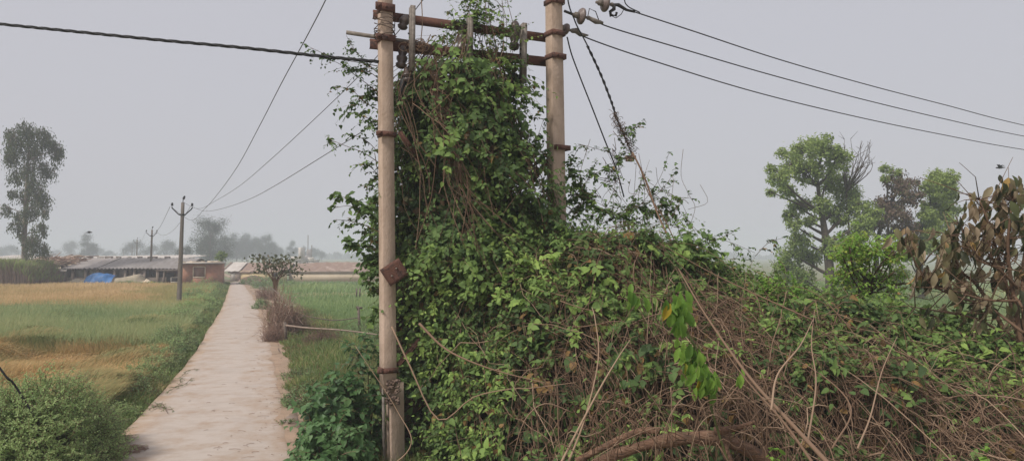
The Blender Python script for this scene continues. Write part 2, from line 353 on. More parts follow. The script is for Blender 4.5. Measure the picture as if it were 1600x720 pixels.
# ================================================================== crops
def inleft(n,y0,y1,pw=1.0,margin=1.2,xmin=-1.15):
    """points left of the road between two distances, denser near the camera"""
    u=R.random(n); Y=1/(1/y0+(1/y1-1/y0)*u)
    xr_=xl(Y)-margin; x0=Y*-.78-1.5
    return np.stack([x0+(xr_-x0)*R.random(n),Y,np.full(n,GZ)],1)
def inright(n,y0,y1,margin=1.5,xm=.62):
    u=R.random(n); Y=1/(1/y0+(1/y1-1/y0)*u); a=xr(Y)+margin; b=Y*xm
    return np.stack([a+(b-a)*R.random(n),Y,np.full(n,GZ)],1)
def blades(g,P,h,lean,w,tint,bend=.25,head=False):
    n=len(P); w=np.broadcast_to(w,(n,)); h=np.broadcast_to(h,(n,))
    side=nrm(np.stack([np.ones(n),R.normal(size=n)*.5,0*h],1))*w[:,None]/2
    mid=P+np.stack([lean[:,0]*.45,lean[:,1]*.45,.58*np.ones(n)],1)*h[:,None]
    tip=P+np.stack([lean[:,0],lean[:,1],np.ones(n)-.35*np.hypot(lean[:,0],lean[:,1])],1)*h[:,None]
    V=np.stack([P-side,P+side,mid-side*.8,mid+side*.8,tip],1)
    T=np.array([[0,1,3],[0,3,2],[2,3,4]])
    tt=np.clip(np.stack([tint-.1,tint-.1,tint,tint,tint+.1],1),0,1)
    g.add(V.reshape(-1,3),tris=(np.arange(n)[:,None,None]*5+T[None]).reshape(-1,3),tint=tt.ravel())
# ripe band
P=inleft(52000,40,73); nn=noise(P,.35,5)
keep=P[:,1]+noise(P,.12,41)*5+R.normal(size=len(P))*1.8>42; P=P[keep]; nn=nn[keep]; n=len(P)
t=np.clip(.62+nn*.22+R.normal(size=n)*.16,0,1)
side=(xl(P[:,1])-P[:,0])
t=np.where(side<5+2*nn,t*.25,t)
g=Geo(); blades(g,P,.62+.15*R.random(n)+.05*nn,R.normal(size=(n,2))*.22+[.1,0],P[:,1]*.0007,t)
tag(g.build('ripe_crop_band',M_gold),'band of ripe orange-gold crop at the far side of the left field','crop',kind='stuff')
# green band
P=inleft(66000,23,46,margin=.9); nn=noise(P,.3,6); w1=noise(P,.12,41)*5+R.normal(size=len(P))*1.5; w2=noise(P,.2,42)*3+R.normal(size=len(P))*1.2; keep=(P[:,1]+w2>24.5)&(P[:,1]+w1<46); P=P[keep]; nn=nn[keep]; n=len(P)
t=np.clip(.5+nn*.3+.25*noise(P,.1,43)+R.normal(size=n)*.22,0,1)
g=Geo(); blades(g,P,.6+.2*R.random(n)+.08*nn,R.normal(size=(n,2))*.28+[.15,0],P[:,1]*.0007,t)
tag(g.build('green_crop_band',M_green),'band of fresh green crop across the middle of the left field','crop',kind='stuff')
# lodged near part
P=inleft(100000,11.5,34,margin=.8); nn=noise(P,.55,7); n=len(P)
keep=P[:,1]+noise(P,.2,42)*3+R.normal(size=n)*2<30.5; P=P[keep]; nn=nn[keep]; n=len(P)
ang=noise(P,.35,8)*1.6+noise(P,1.6,9)*.5+.2; flat=.75+.5*noise(P,.9,3)
lean=np.stack([np.cos(ang),np.sin(ang)*.6],1)*(np.clip(flat,.2,1.5)*1.3)[:,None]+R.normal(size=(n,2))*.22
t=np.clip(.42+noise(P,.3,11)*.34+noise(P,1.3,12)*.18+R.normal(size=n)*.14,0,1)
g=Geo(); P2=P+np.array([0,0,1.])*np.clip(.12+.22*noise(P,.8,12,4),0,.5)[:,None]
blades(g,P2,.42+.16*R.random(n),lean,.009+P[:,1]*.0004,t)
tag(g.build('lodged_crop',M_lodge),'flattened brown and green crop lying in swirls beside the bush','crop',kind='stuff')
# right: bright green crop
P=inright(90000,22,86,margin=2.2); nn=noise(P,.25,13); n=len(P)
t=np.clip(.45+nn*.3+R.normal(size=n)*.13,0,.9); band=(P[:,1]>52)&(P[:,1]<60)&(noise(P,.3,3)>-.2); t=np.where(band&(R.random(n)<.6),1,t)
g=Geo(); blades(g,P,np.where(band,.22,.42)+.12*R.random(n)+.1*nn,R.normal(size=(n,2))*.3+[.1,0],P[:,1]*.00075,t)
tag(g.build('bright_green_crop',M_rice),'bright green crop in the field right of the road','crop',kind='stuff')
# far right field behind the thicket
u=R.random(45000); Y=1/(1/14+(1/90-1/14)*u); X=Y*(.30+.50*R.random(45000)); P=np.stack([X,Y,np.full(45000,GZ)],1)
n=len(P); nn=noise(P,.3,14); g=Geo()
blades(g,P,.3+.12*R.random(n)+.06*nn,R.normal(size=(n,2))*.3,P[:,1]*.0008,np.clip(.6+nn*.25+R.normal(size=n)*.15,0,1))
tag(g.build('pale_green_crop',M_green),'pale green crop seen behind the thicket at the right','crop',kind='stuff')
# verge grass right of road
u=R.random(60000); Y=1/(1/8.5+(1/40-1/8.5)*u); w_=np.where(Y<22,2.2+.12*Y,2.6); 
off=np.abs(R.random(60000))**1.1*w_; P=np.stack([xr(Y)+.12+off+noise(np.stack([Y,0*Y,0*Y],1),1.7,4)*.18,Y,np.full(60000,GZ)],1)
nn=noise(P,1.1,15); n=len(P); P[:,2]+=.10*np.clip(1.3-off,0,1)
hh=(.16+.34*np.clip(off/1.1,0,1))*(.6+.6*R.random(n)+.35*nn)
g=Geo(); blades(g,P,np.clip(hh,.05,.8),R.normal(size=(n,2))*.45,.006+P[:,1]*.0005,np.clip(.42+nn*.33+R.normal(size=n)*.22,0,1))
M_verge=leafmat('verge_grass',[(0,(.28,.17,.09)),(.15,(.20,.16,.06)),(.3,(.09,.14,.04)),(.7,(.16,.23,.06)),(.9,(.28,.29,.10)),(1,(.38,.28,.14))],trans=.25)
tag(g.build('verge_grass',M_verge),'rough green and straw-coloured grass along the right edge of the road','grass',kind='stuff')
# low grass on the left verge
u=R.random(30000); Y=1/(1/11+(1/85-1/11)*u); off=R.random(30000)*1.6
P=np.stack([xl(Y)-.05-off,Y,np.full(30000,GZ)],1); nn=noise(P,1.1,16); n=len(P)
g=Geo(); blades(g,P,(.22+.3*np.clip(off,0,1))*(.6+.7*R.random(n)),R.normal(size=(n,2))*.45,.006+P[:,1]*.0006,np.clip(.45+nn*.3+R.normal(size=n)*.2,0.25,1))
tag(g.build('left_verge_grass',M_verge),'green weeds and grass filling the left edge of the road','grass',kind='stuff')
# straw and litter on the road
def scatter_straw(name,c,rx,ry,n,label,L=.14,r=.0025,tint=(.3,1)):
    a=R.random(n)*6.28; rr=np.sqrt(R.random(n)); an=R.random(n)*6.28
    C=np.stack([c[0]+rx*rr*np.cos(a),c[1]+ry*rr*np.sin(a),c[2]+.012+.03*(1-rr)*R.random(n)],1)
    d=np.stack([np.cos(an),np.sin(an),R.normal(size=n)*.08],1)*(L*(.4+R.random(n)))[:,None]/2
    P=np.stack([C-d,C+R.normal(size=(n,3))*.006,C+d],1); g=Geo()
    tubes(g,P,np.full((n,3),r),3,tint[0]+(tint[1]-tint[0])*R.random(n))
    return tag(g.build(name,M_dry),label,'straw',kind='stuff')
scatter_straw('loose_straw',gnd(192,703,.02),.35,.28,420,'small heap of loose rust-coloured straw at the road corner',tint=(.2,.7))
n=260; Y=1/(1/10.9+(1/45-1/10.9)*R.random(n)); U=R.beta(3.5,.8,n); C=np.stack([xl(Y)+(xr(Y)-xl(Y))*U,Y,.035+0*Y],1)
an=R.random(n)*6.28; d=np.stack([np.cos(an),np.sin(an)*.5,0*an],1)*(.02+.10*R.random(n)**2)[:,None]
g=Geo(); tubes(g,np.stack([C-d,C+[0,0,.008],C+d],1),np.full((n,3),.0035),3,.2+R.random(n)*.6)
tag(g.build('scattered_twigs',M_dry),'small dry twigs and bits scattered over the concrete road','twigs',kind='stuff')
# ================================================================== double pole structure
def ppt(px,py,Y): return at(px,py,Y)
Y1,Y2=10.0,10.77
dp=thing('double_pole_structure','tall pair of square concrete poles joined by two rusty steel crossbars, vines climbing between them','utility pole',(*ppt(604,400,Y1)[:2],GZ))
def shaft(g,a,b,w0,w1,d0,d1,rot=0.0,n=14,ch=.018,jit=.004,seed=0):
    """chamfered rectangular shaft from a (bottom) to b (top), slightly uneven"""
    a=np.asarray(a,float); b=np.asarray(b,float); rings=[]
    for k in range(n):
        t=k/(n-1); c=a+(b-a)*t; w=(w0+(w1-w0)*t)/2; d=(d0+(d1-d0)*t)/2
        P=[(-w+ch,-d),(w-ch,-d),(w,-d+ch),(w,d-ch),(w-ch,d),(-w+ch,d),(-w,d-ch),(-w,-d+ch)]
        cr,sr=math.cos(rot),math.sin(rot)
        P=[(x*cr-y*sr,x*sr+y*cr) for x,y in P]
        rings.append([[c[0]+x+random.uniform(-jit,jit),c[1]+y+random.uniform(-jit,jit),c[2]] for x,y in P])
    V=np.array(rings); i=np.arange(n*8).reshape(n,8)
    q=np.stack([i[:-1],np.roll(i[:-1],-1,1),np.roll(i[1:],-1,1),i[1:]],-1).reshape(-1,4)
    tr=[[i[0,0],i[0,k+1],i[0,k]] for k in range(1,7)]+[[i[-1,0],i[-1,k],i[-1,k+1]] for k in range(1,7)]
    g.add(V.reshape(-1,3),tris=tr,quads=q)
ROT=math.radians(31)
# left pole: upper shaft ends at the chipped break, lower shaft stands a little to the right
g=Geo(); shaft(g,ppt(606.5,612,Y1),ppt(601,-75,Y1),.182,.162,.172,.152,ROT,ch=.004,jit=.0015); left_pole=g.build('concrete_pole',M_conc,dp)
g=Geo(); b0=ppt(620,612,Y1+.06); shaft(g,[b0[0],b0[1],GZ-.3],ppt(617,596,Y1+.06),.20,.19,.19,.18,ROT,n=8,jit=.004,ch=.006); lo=g.build('lower_pole_section',M_conc,dp)
# spalled lumps at the break
g=Geo()
for k in range(60):
    c=ppt(random.uniform(603,624),random.uniform(594,632),Y1-.085-.02*random.random()); s=random.uniform(.008,.028)
    g.box(c,(s*1.3,.05,s*1.4),rz=random.uniform(-1,1)+ROT,M=None)
M_spall=mat('broken_concrete',(.13,.085,.06),(.26,.19,.15),scale=18,bump=1)
g.build('broken_patch',M_spall,dp)
g=Geo(); g.tube([ppt(599,606,Y1-.06),ppt(599.5,660,Y1-.06),ppt(601,760,Y1-.06)],.022,8); g.build('earthing_pipe',M_galv,dp)
g=Geo(); r_=ppt(873,352,Y2); shaft(g,[r_[0]+.02,r_[1],GZ-.3],ppt(864,-75,Y2),.235,.19,.20,.165,ROT,n=18,ch=.004,jit=.0015); g.build('concrete_pole',M_conc,dp)

def channel(g,a,b,h,dep,t=.012,up=(0,0,1)):
    """U channel seen from its web side: web plus two flanges going back"""
    a=np.asarray(a,float); b=np.asarray(b,float); d=nrm(b-a); y=nrm(np.cross(up,d)); z=np.cross(d,y)
    g.beam(a,b,t,h,up=up)
    for s in (-1,1):
        o=z*s*(h/2-t/2)+y*(dep/2+t/2+.001); g.beam(a+o,b+o,dep,t,up=up)
# crossbars pass behind the poles' front faces
yb=.12
def bar(p1,p2,h):
    a=ppt(p1[0],p1[1],Y1+yb-.03); b=ppt(p2[0],p2[1],Y2+yb); g=Geo(); channel(g,a,b,h,.05)
    return g.build('crossbar',M_rust,dp)
bar((583,22),(862,60),.115); bar((578,68),(862,97),.13)
# straps on the poles with bolts
def strap(px,py,Y,w,h=.075,ear=-1,tilt=0,rot=ROT):
    c=ppt(px,py,Y); g=Geo(); co_,si=math.cos(rot),math.sin(rot)
    hw=w/2+.012
    for (ux,uy,L_,) in ((0,-1,w+.03),(1,0,w+.03),(0,1,w+.03),(-1,0,w+.03)):
        x,y=ux*hw,uy*hw; cx,cy=x*co_-y*si,x*si+y*co_
        size=(L_,.014,h) if uy else (.014,L_-.031,h)
        g.box(c+[cx,cy,0],size,rz=rot)
    if ear:
        x,y=ear*(hw+.04),-hw*.9; g.box(c+[x*co_-y*si,x*si+y*co_,0],(.09,.03,h*.9),rz=rot)
        x,y=ear*(hw+.045),-hw*.9-.03; g.box(c+[x*co_-y*si,x*si+y*co_,0],(.028,.04,.028),rz=rot)
    g.box(c+[0.03,-hw-.02,0],(.025,.02,.025),rz=rot)
    return g.build('steel_strap',M_rust,dp)
strap(603,15,Y1,.164,.11); strap(603.5,62,Y1,.166,.085); strap(604.5,211,Y1,.172,.07); strap(606.5,577,Y1,.182,.07)
strap(866,5,Y2,.195,.07,0); strap(867,54,Y2,.197,.075,0); strap(868,90,Y2,.20,.075,0); strap(873,232,Y2,.22,.07,0)
# knee braces
g=Geo(); channel(g,ppt(622,208,Y1+.02),ppt(652,250,Y1+.25),.07,.05,up=(0,-1,.2)); g.build('brace',M_rust,dp)
g=Geo(); channel(g,ppt(624,572,Y1+.02),ppt(662,528,Y1+.3),.07,.05,up=(0,-1,.2)); g.build('brace',M_rust,dp)
g=Geo(); channel(g,ppt(864,236,Y2+.02),ppt(822,292,Y2+.1),.08,.05,up=(0,-1,.2)); g.build('brace',M_rust,dp)
# galvanised pipe behind
g=Geo(); g.tube([ppt(541,51,Y1+.05),ppt(640,66,Y1+.30),ppt(722,82,Y1+.55)],.028,10); g.build('pipe',M_galv,dp)
# three hanging channels carrying the fuse insulators
def rotz(v,a): c,s=math.cos(a),math.sin(a); return np.array([v[0]*c-v[1]*s,v[0]*s+v[1]*c,v[2]])
BA=math.atan2(Y2-Y1,ppt(862,97,Y2)[0]-ppt(578,68,Y1)[0])
def lathe(g,o,axis,prof,n=18,tint=.5):
    """prof: (distance along axis, radius)"""
    axis=nrm(np.asarray(axis,float)); r=np.array([0,0,1.]) if abs(axis[2])<.9 else np.array([1.,0,0])
    A_=nrm(np.cross(axis,r)); B_=np.cross(axis,A_); an=np.arange(n)*2*math.pi/n; rings=[]
    for h,rad in prof: rings.append(o+axis*h+rad*(np.cos(an)[:,None]*A_+np.sin(an)[:,None]*B_))
    V=np.array(rings); m=len(prof); i=np.arange(m*n).reshape(m,n)
    q=np.stack([i[:-1],np.roll(i[:-1],-1,1),np.roll(i[1:],-1,1),i[1:]],-1).reshape(-1,4)
    g.add(V.reshape(-1,3),quads=q,tint=tint)
def hanger(px,pt,pb,Yh,dark=True):
    a=ppt(px,pt,Yh); b=ppt(px-1,pb,Yh); g=Geo()
    channel(g,b,a,.15,.055,up=rotz((0,1,0),BA))
    o=g.build('hanger_channel',M_galv,dp)
    for t in (.06,.16,.42,.5,.62,.8,.93):
        c=a+(b-a)*t; c=c+rotz((random.choice((-.02,.0,.02)),-.012,0),BA)
        Geo().box(c,(.022,.012,.022),rz=BA).build('bolt_hole_shade',M_black,o)  # solid black block, paints the shade inside a hole
    return a,b,o
for (px,pt,pb,Yh) in ((641,11,112,Y1+.05),(731,24,120,Y1+.30),(815,38,132,Y1+.52)):
    a,b,o=hanger(px,pt,pb,Yh)
    g=Geo(); s=b+rotz((.0,.07,-.03),BA)
    lathe(g,s+np.array([-.02,0,-.03]),(-.15,.2,1),[(-.09,.03),(-.07,.075),(-.05,.085),(-.03,.05),(-.01,.05),(.0,.08),(.02,.085),(.04,.05),(.1,.04),(.14,.03)])
    g.build('fuse_insulator',M_porc,o,smooth=True)
    if px==731:
        g=Geo(); c2=ppt(722,60,Yh+.12); lathe(g,c2,(.05,.1,1),[(-.22,.03),(-.2,.07),(-.14,.08),(-.1,.05),(-.04,.075),(.02,.08),(.06,.05),(.12,.075),(.18,.06),(.24,.03)]); g.build('fuse_insulator',M_porc,o,smooth=True)
    if px==641:
        g=Geo(); c=ppt(625,38,Yh+.12)
        lathe(g,c+[.03,0,-.06],(.25,.1,1),[(-.02,.02),(0,.06),(.03,.075),(.06,.05),(.08,.07),(.12,.075),(.16,.05),(.2,.03)])
        g.build('fuse_insulator',M_porc,o,smooth=True); g=Geo()
        c2=ppt(628,92,Yh+.12)
        lathe(g,c2,(.1,.1,1),[(-.14,.03),(-.12,.07),(-.08,.08),(-.06,.05),(-.02,.075),(.02,.08),(.05,.05),(.1,.07),(.13,.06),(.18,.03)])
        g.build('fuse_insulator',M_porc,o,smooth=True)
        g=Geo(); g.tube([ppt(640,112,Yh+.08),ppt(630,128,Yh+.03),ppt(626,150,Yh),ppt(622,165,Yh)],[.03,.045,.035,.01],7); g.build('rubber_boot',M_black,o)
    elif px==815:
        g=Geo(); c2=ppt(804,58,Yh+.12); lathe(g,c2,(.05,.1,1),[(-.2,.03),(-.18,.07),(-.12,.08),(-.08,.05),(-.02,.075),(.04,.08),(.08,.05),(.14,.075),(.2,.06),(.24,.03)]); g.build('fuse_insulator',M_porc,o,smooth=True)
        g=Geo(); g.tube([ppt(806,118,Yh+.1),ppt(802,125,Yh+.06),ppt(806,134,Yh+.05)],[.05,.06,.03],8); g.build('rubber_boot',M_black,o)
# rusty diamond plate
g=Geo(); c=ppt(616,425,Y1-.16)
def plate(c,w,h,rot,tilt,t=.006,bend=.02):
    n=7; U=np.linspace(-.5,.5,n); X,Z=np.meshgrid(U*w,U*h,indexing='ij'); Yb=bend*(X/w*2)**2-.015*np.sin(Z/h*3)
    P=np.stack([X,Yb,Z],-1).reshape(-1,3); cr,sr=math.cos(rot),math.sin(rot)
    P=P@np.array([[cr,0,-sr],[0,1,0],[sr,0,cr]]).T
    return P,n
Pp,n=plate(c,.30,.26,math.radians(33),0); i=np.arange(n*n).reshape(n,n)
q=np.stack([i[:-1,:-1],i[1:,:-1],i[1:,1:],i[:-1,1:]],-1).reshape(-1,4)
edge=[*i[:,0],*i[-1,1:],*i[::-1,-1][1:],*i[0,::-1][1:-1]]
V=np.concatenate([Pp,Pp+[0,.008,0]])+c; q2=[[a_,a_+n*n,b_+n*n,b_] for a_,b_ in zip(edge,edge[1:]+edge[:1])]
g.add(V,quads=np.concatenate([q,q[:,::-1]+n*n,np.array(q2)])); pl=g.build('steel_plate',M_rust,dp)
pl['label']='rusted brown blank plate hanging askew like a diamond'
for s in (-1,1): Geo().box(c+[s*.03,-.008,s*.05],(.02,.014,.02)).build('bolt',M_galv,pl)
# wire loops and dry tendrils wrapped round the top of the left pole
g=Geo()
for k in range(7):
    pz=random.uniform(8,60); c=ppt(602,pz,Y1); ph=random.uniform(0,6); 
    th=np.linspace(0,random.uniform(5,11),26)+ph
    g.tube(np.stack([c[0]+(.16+.03*np.sin(th*1.7))*np.cos(th),c[1]+(.15+.03*np.cos(th*2.3))*np.sin(th),c[2]+.06*np.sin(th*.7+k)+np.linspace(0,-.12,26)],1),.006,5)
g.build('wrapped_wire',M_dryw:=mat('dry_vine_wire',(.12,.085,.06),(.07,.05,.04)),dp)

# ------------------------------------------------------------------ disc insulators
def disc(name_px, axis_px, Yd, label, big=.125, cap=.05):
    a=ppt(*name_px,Yd); b=ppt(*axis_px,Yd+.12); ax=nrm(b-a)
    t=thing('disc_insulator',label,'insulator',a,'disc insulators at the top of the right pole')
    g=Geo(); lathe(g,a,ax,[(-.075,.001),(-.072,big*.30),(-.055,big*.42),(-.035,big*.86),(-.012,big),(.010,big*.97),(.022,big*.75),(.024,big*.45),(.05,big*.3),(.052,.001)],24)
    g.build('disc',M_disc,t,smooth=True)
    g=Geo(); lathe(g,a,ax,[(-.17,.001),(-.168,.022),(-.13,.026),(-.12,.045),(-.06,.05),(-.058,.001)],14)
    lathe(g,a,ax,[(.045,.001),(.046,.022),(.09,.02),(.10,.032),(.13,.032),(.14,.001)],12)
    g.build('cap',M_galv,t,smooth=True)
    return t,a,ax
t1_,a1,x1=disc((909,26),(935,32),Y2+.25,'round dusty disc insulator just right of the concrete pole top, holding the middle line')
g=Geo(); e=a1+x1*.13; g.tube([e,e+x1*.12+[0,0,-.03],e+x1*.22+[.02,0,-.03]],[.03,.042,.02],8); g.build('wire_clamp',M_galv,t1_)
g=Geo(); g.tube([a1+x1*.1,a1+x1*.1+[.03,0,.14],a1+x1*.22+[.02,0,.12],a1+x1*.3],.008,6); g.tube([a1-x1*.16,a1-x1*.3+[0,0,.02]],.02,6); g.build('hook',M_wire,t1_)
t2_,a2,x2=disc((946,6),(972,10),Y2+.45,'topmost disc insulator cut by the picture edge, with a black curled hook beneath',big=.13)
g=Geo(); e=a2+x2*.13; g.tube([e,e+x2*.10+[0,0,.01],e+x2*.25+[0,0,-.05],e+x2*.4+[0,0,-.06]],[.02,.03,.022,.02],8)
g.tube([e+x2*.02,e+[.02,0,-.07],e+[-.04,0,-.11],e+[-.03,0,-.17],e+[.05,0,-.17],e+[.06,0,-.12]],[.03,.03,.026,.03,.022,.02],8)
g.tube([e+[-.03,0,-.17],e+[.05,0,-.21],e+[.13,0,-.15],e+x2*.2+[0,0,-.05]],.007,5); g.build('wire_clamp',M_wire,t2_)
t3_,a3,x3=disc((885,46),(906,52),Y2+.20,'small clamped insulator tucked behind the right edge of the right pole, at its lower line',big=.085)
g=Geo(); e=a3+x3*.10; g.tube([e,e+x3*.08+[0,0,.02],e+x3*.16+[0,0,-.02],e+x3*.3],[.035,.045,.035,.012],8); g.build('wire_clamp',M_galv,t3_)

# ------------------------------------------------------------------ wires
def spline(pts,n=40):
    P=np.asarray(pts,float); m=len(P)
    if m==2:
        s=np.linspace(0,1,n)[:,None]; return P[0]*(1-s)+P[1]*s
    Q=np.concatenate([[2*P[0]-P[1]],P,[2*P[-1]-P[-2]]]); o=[]
    per=max(2,n//(m-1))
    for k in range(m-1):
        for t in np.linspace(0,1,per,endpoint=(k==m-2)):
            a,b,c,d=Q[k:k+4]; o.append(.5*((2*b)+(c-a)*t+(2*a-5*b+4*c-d)*t*t+(3*b-a-3*c+d)*t**3))
    return np.array(o)
def wire(pts,r,label,m=None,group=None,name='overhead_wire',n=48,sides=5):
    S=spline(pts,n); g=Geo(); g.tube(S,r,sides); return tag(g.build(name,m or M_wire),label,'cable' if name!='overhead_wire' else 'wire',group)
def px_wire(pts,Ya,Yb):
    """screen points with distance interpolated evenly in 1/Y"""
    d=[0]
    for a,b in zip(pts,pts[1:]): d.append(d[-1]+math.hypot(b[0]-a[0],b[1]-a[1]))
    return [at(p[0],p[1],1/(1/Ya+(1/Yb-1/Ya)*k/d[-1])) for p,k in zip(pts,d)]
# thick twisted black service cable
base=spline(px_wire([(-160,22),(0,38),(120,50),(250,63),(380,75),(500,88),(594,97)],11.5,10.0),90)
g=Geo(); th=np.linspace(0,70,len(base))
for k in range(3):
    off=np.stack([0*th,.014*np.cos(th+k*2.1),.014*np.sin(th+k*2.1)],1); g.tube(base+off,.0125,6)
tag(g.build('service_cable',M_black),'thick black twisted cable running from the left pole to the left edge','cable')
LG='thin wires from the double poles to the first small pole'
wire(px_wire([(530,-50),(509,0),(478,60),(440,130),(405,198),(370,262),(338,306),(318,328),(298,344),(271,326)],10,44.5),.009,'straightest and steepest thin wire, leaving the picture top above the black cable',M_wire_far,LG,n=70)
wire(px_wire([(690,-40),(658,4),(612,62),(556,124),(480,197),(420,252),(375,290),(338,313),(310,326),(286,316)],9.9,45),.008,'middle thin wire that slants behind the left pole down to the first small pole',M_wire_far,LG,n=70)
wire(px_wire([(640,150),(590,190),(500,247),(430,290),(390,311),(350,325),(320,330),(300,323)],10.3,44.5),.008,'lowest thin wire, hanging flattest before the first small pole',M_wire_far,LG,n=70)
RG='power lines running out to the right'
eR=a3+x3*.38; 
wire([eR]+px_wire([(918,60),(1010,92),(1180,144),(1340,183),(1480,212),(1600,234),(1800,264)],11.3,30),.011,'lowest of the power lines running out to the right',M_wire,RG,n=70)
eR=a1+x1*.33
wire([eR]+px_wire([(950,42),(1060,75),(1200,116),(1350,156),(1480,187),(1600,213),(1800,250)],11.3,30),.011,'middle of the power lines running out to the right',M_wire,RG,n=70)
eR=a2+x2*.4+np.array([0.06,0,-.06])
wire([eR]+px_wire([(985,17),(1080,48),(1220,94),(1360,134),(1480,165),(1600,196),(1800,240)],11.5,30),.011,'uppermost of the power lines running out to the right',M_wire,RG,n=70)
wire([ppt(972,-50,11.3),ppt(975,-4,11.3),ppt(981,10,11.35),ppt(1000,20,11.45)],.009,'short jumper wire dropping onto the uppermost right line',M_wire)
wire([ppt(880,-55,11),ppt(888,4,11),ppt(897,30,11.0),ppt(903,44,11.0),ppt(918,72,11.0),ppt(938,115,11.1),ppt(955,158,11.1),ppt(962,185,11.1)],.011,'upper half of the dark down wire right of the pole, running into the vines',M_black,n=60)
g=Geo(); base=spline([ppt(918,72,11.0),ppt(938,115,11.1),ppt(955,158,11.1),ppt(966,190,11.1),ppt(980,222,11.1),ppt(990,246,11.1)],60); th=np.linspace(0,60,len(base))
for k in range(2): g.tube(base+np.stack([.014*np.cos(th+k*3.1),0*th,.01*np.sin(th+k*3.1)],1),.010,5)
tag(g.build('down_cable',M_black),'twisted dark cable slanting down from the insulators, ending at a small pale block','cable')
wire([ppt(886,58,10.95),ppt(893,85,11.0),ppt(906,120,11),ppt(925,168,11),ppt(946,222,11),ppt(962,262,11),ppt(975,308,11)],.011,'thinner black wire hanging between the right pole and the twisted cable',M_black,n=50)
# small weathered block hanging on the cable
g=Geo(); c=ppt(985,246,11.1); g.box(c,(.15,.09,.05),M=None,rz=.2); g.box(c+[-.01,-.01,-.045],(.11,.08,.035),rz=.25); g.box(c+[.03,0,.035],(.04,.04,.03),rz=.2)
tag(g.build('cable_junction_block',mat('weathered_block',(.10,.06,.05),(.45,.30,.22),scale=9,lo=.45,hi=.6)),'small brown and white block hanging on the twisted cable','block')
# stay wire at far left
wire([at(-130,400,9.6),at(0,575,9.6),at(12,590,9.7),at(25,604,9.8),at(60,660,9.9)],.014,'black stay wire slanting down behind the bush at the left edge',M_black,name='stay_wire')

# ------------------------------------------------------------------ small pole line along the field
def small_pole():
    t=thing('utility_pole','x','utility pole',(0,0,0),'small concrete poles along the left of the road')
    H=6.3
    g=Geo(); shaft(g,(0,0,-.4),(0.04,0,H),.25,.15,.2,.13,0,n=10,ch=.012); g.build('concrete_shaft',M_conc_far,t)
    g=Geo(); g.tube([(-.62,0,H-.28),(-.55,0,H-.38),(-.18,0,H-.72),(.2,0,H-.72),(.57,0,H-.38),(.62,0,H-.28)],.035,6); g.box((.03,0,H-.72),(.26,.22,.09)); g.tube([(.04,0,H-.02),(.05,0,H+.2)],.022,6)
    g.build('bracket_arm',M_black,t)
    for x,z in ((-.6,H-.22),(.6,H-.22)):
        g=Geo(); lathe(g,np.array([x,0,z]),(0,0,1),[(0,.001),(.01,.055),(.06,.08),(.09,.045),(.12,.065),(.18,.05),(.2,.001)],10); g.build('pin_insulator',M_black,t,smooth=True)
    g=Geo(); lathe(g,np.array([.06,0,H+.18]),(.4,0,1),[(0,.001),(.01,.05),(.07,.08),(.10,.045),(.13,.07),(.2,.045),(.24,.001)],10); g.build('pin_insulator',M_black,t,smooth=True)
    return t
sp0=small_pole()
specs=[((280,477),43.2,1.0,-.012,'nearest and tallest of the small concrete poles, standing in the crop beside the road'),
       ((235,444),81.0,.96,.01,'second small concrete pole, standing in front of the long shed'),
       ((213,0),140,1.0,0,'third small pole, black against the haze behind the shed roof'),
       ((205.5,0),215,1.0,0,'fourth small pole, faint and tiny behind the shed roof'),
       ((192,0),300,1.0,0,'farthest small pole, faintest in the haze')]
ptops=[]
for k,((px,py),Y,sc,rx,lab) in enumerate(specs):
    o=sp0 if k==0 else copy_tree(sp0)
    x=(px-800)/F*Y/1.0; x=at(px,430,Y)[0]
    o.location=(x,Y,GZ); o.scale=(sc,)*3; o['label']=lab; o.rotation_euler=(0,.018 if k==0 else rx,random.uniform(-.1,.15)+ (.1 if k else 0)); ptops.append(np.array([x,Y,GZ+6.0*sc]))
for k in range(3):
    for s,nm in ((-.6,'left'),(.6,'right')):
        a=ptops[k]+[s,0,.05]; b=ptops[k+1]+[s,0,.05]; c=(a+b)/2-[0,0,.9+.3*k]
        wire([a,(a+c)/2-[0,0,.25],c,(b+c)/2-[0,0,.25],b],.011,('wire on the %s side between the '+['first and second','second and third','third and fourth'][k]+' small poles')%nm,M_wire_far,'wires strung along the small poles',n=16)

# ------------------------------------------------------------------ birds
def bird(c,s,yaw,label,flap=.5):
    g=Geo(); ax=np.array([math.cos(yaw),math.sin(yaw),.05]); lathe(g,np.asarray(c),ax,[(-.5*s,.03*s),(-.35*s,.05*s),(-.1*s,.12*s),(.1*s,.13*s),(.25*s,.08*s),(.33*s,.09*s),(.4*s,.06*s),(.5*s,.005*s)],8)
    sd_=np.array([-math.sin(yaw),math.cos(yaw),0])
    for k in (-1,1):
        r0=c+ax*.15*s; r1=c-ax*.15*s; m0=c+sd_*k*.4*s+np.array([0,0,flap*.35*s])+ax*.2*s; m1=m0-ax*.28*s; tp=c+sd_*k*.9*s+np.array([0,0,flap*.25*s])-ax*.15*s
        up=np.array([0,0,.015*s]); V=np.array([r0,r1,m1,m0,tp]); g.add(np.concatenate([V-up,V+up]),quads=[[0,1,2,3],[5,8,7,6]],tris=[[3,2,4],[8,9,7]])
    return tag(g.build('bird',M_black),label,'bird','birds in flight')
bird(at(139,363,70),.6,.3,'small dark bird flying above the shed roof at the left'); bird(at(1563,262,45),.55,2.2,'small dark bird in the open sky near the right edge',.9)
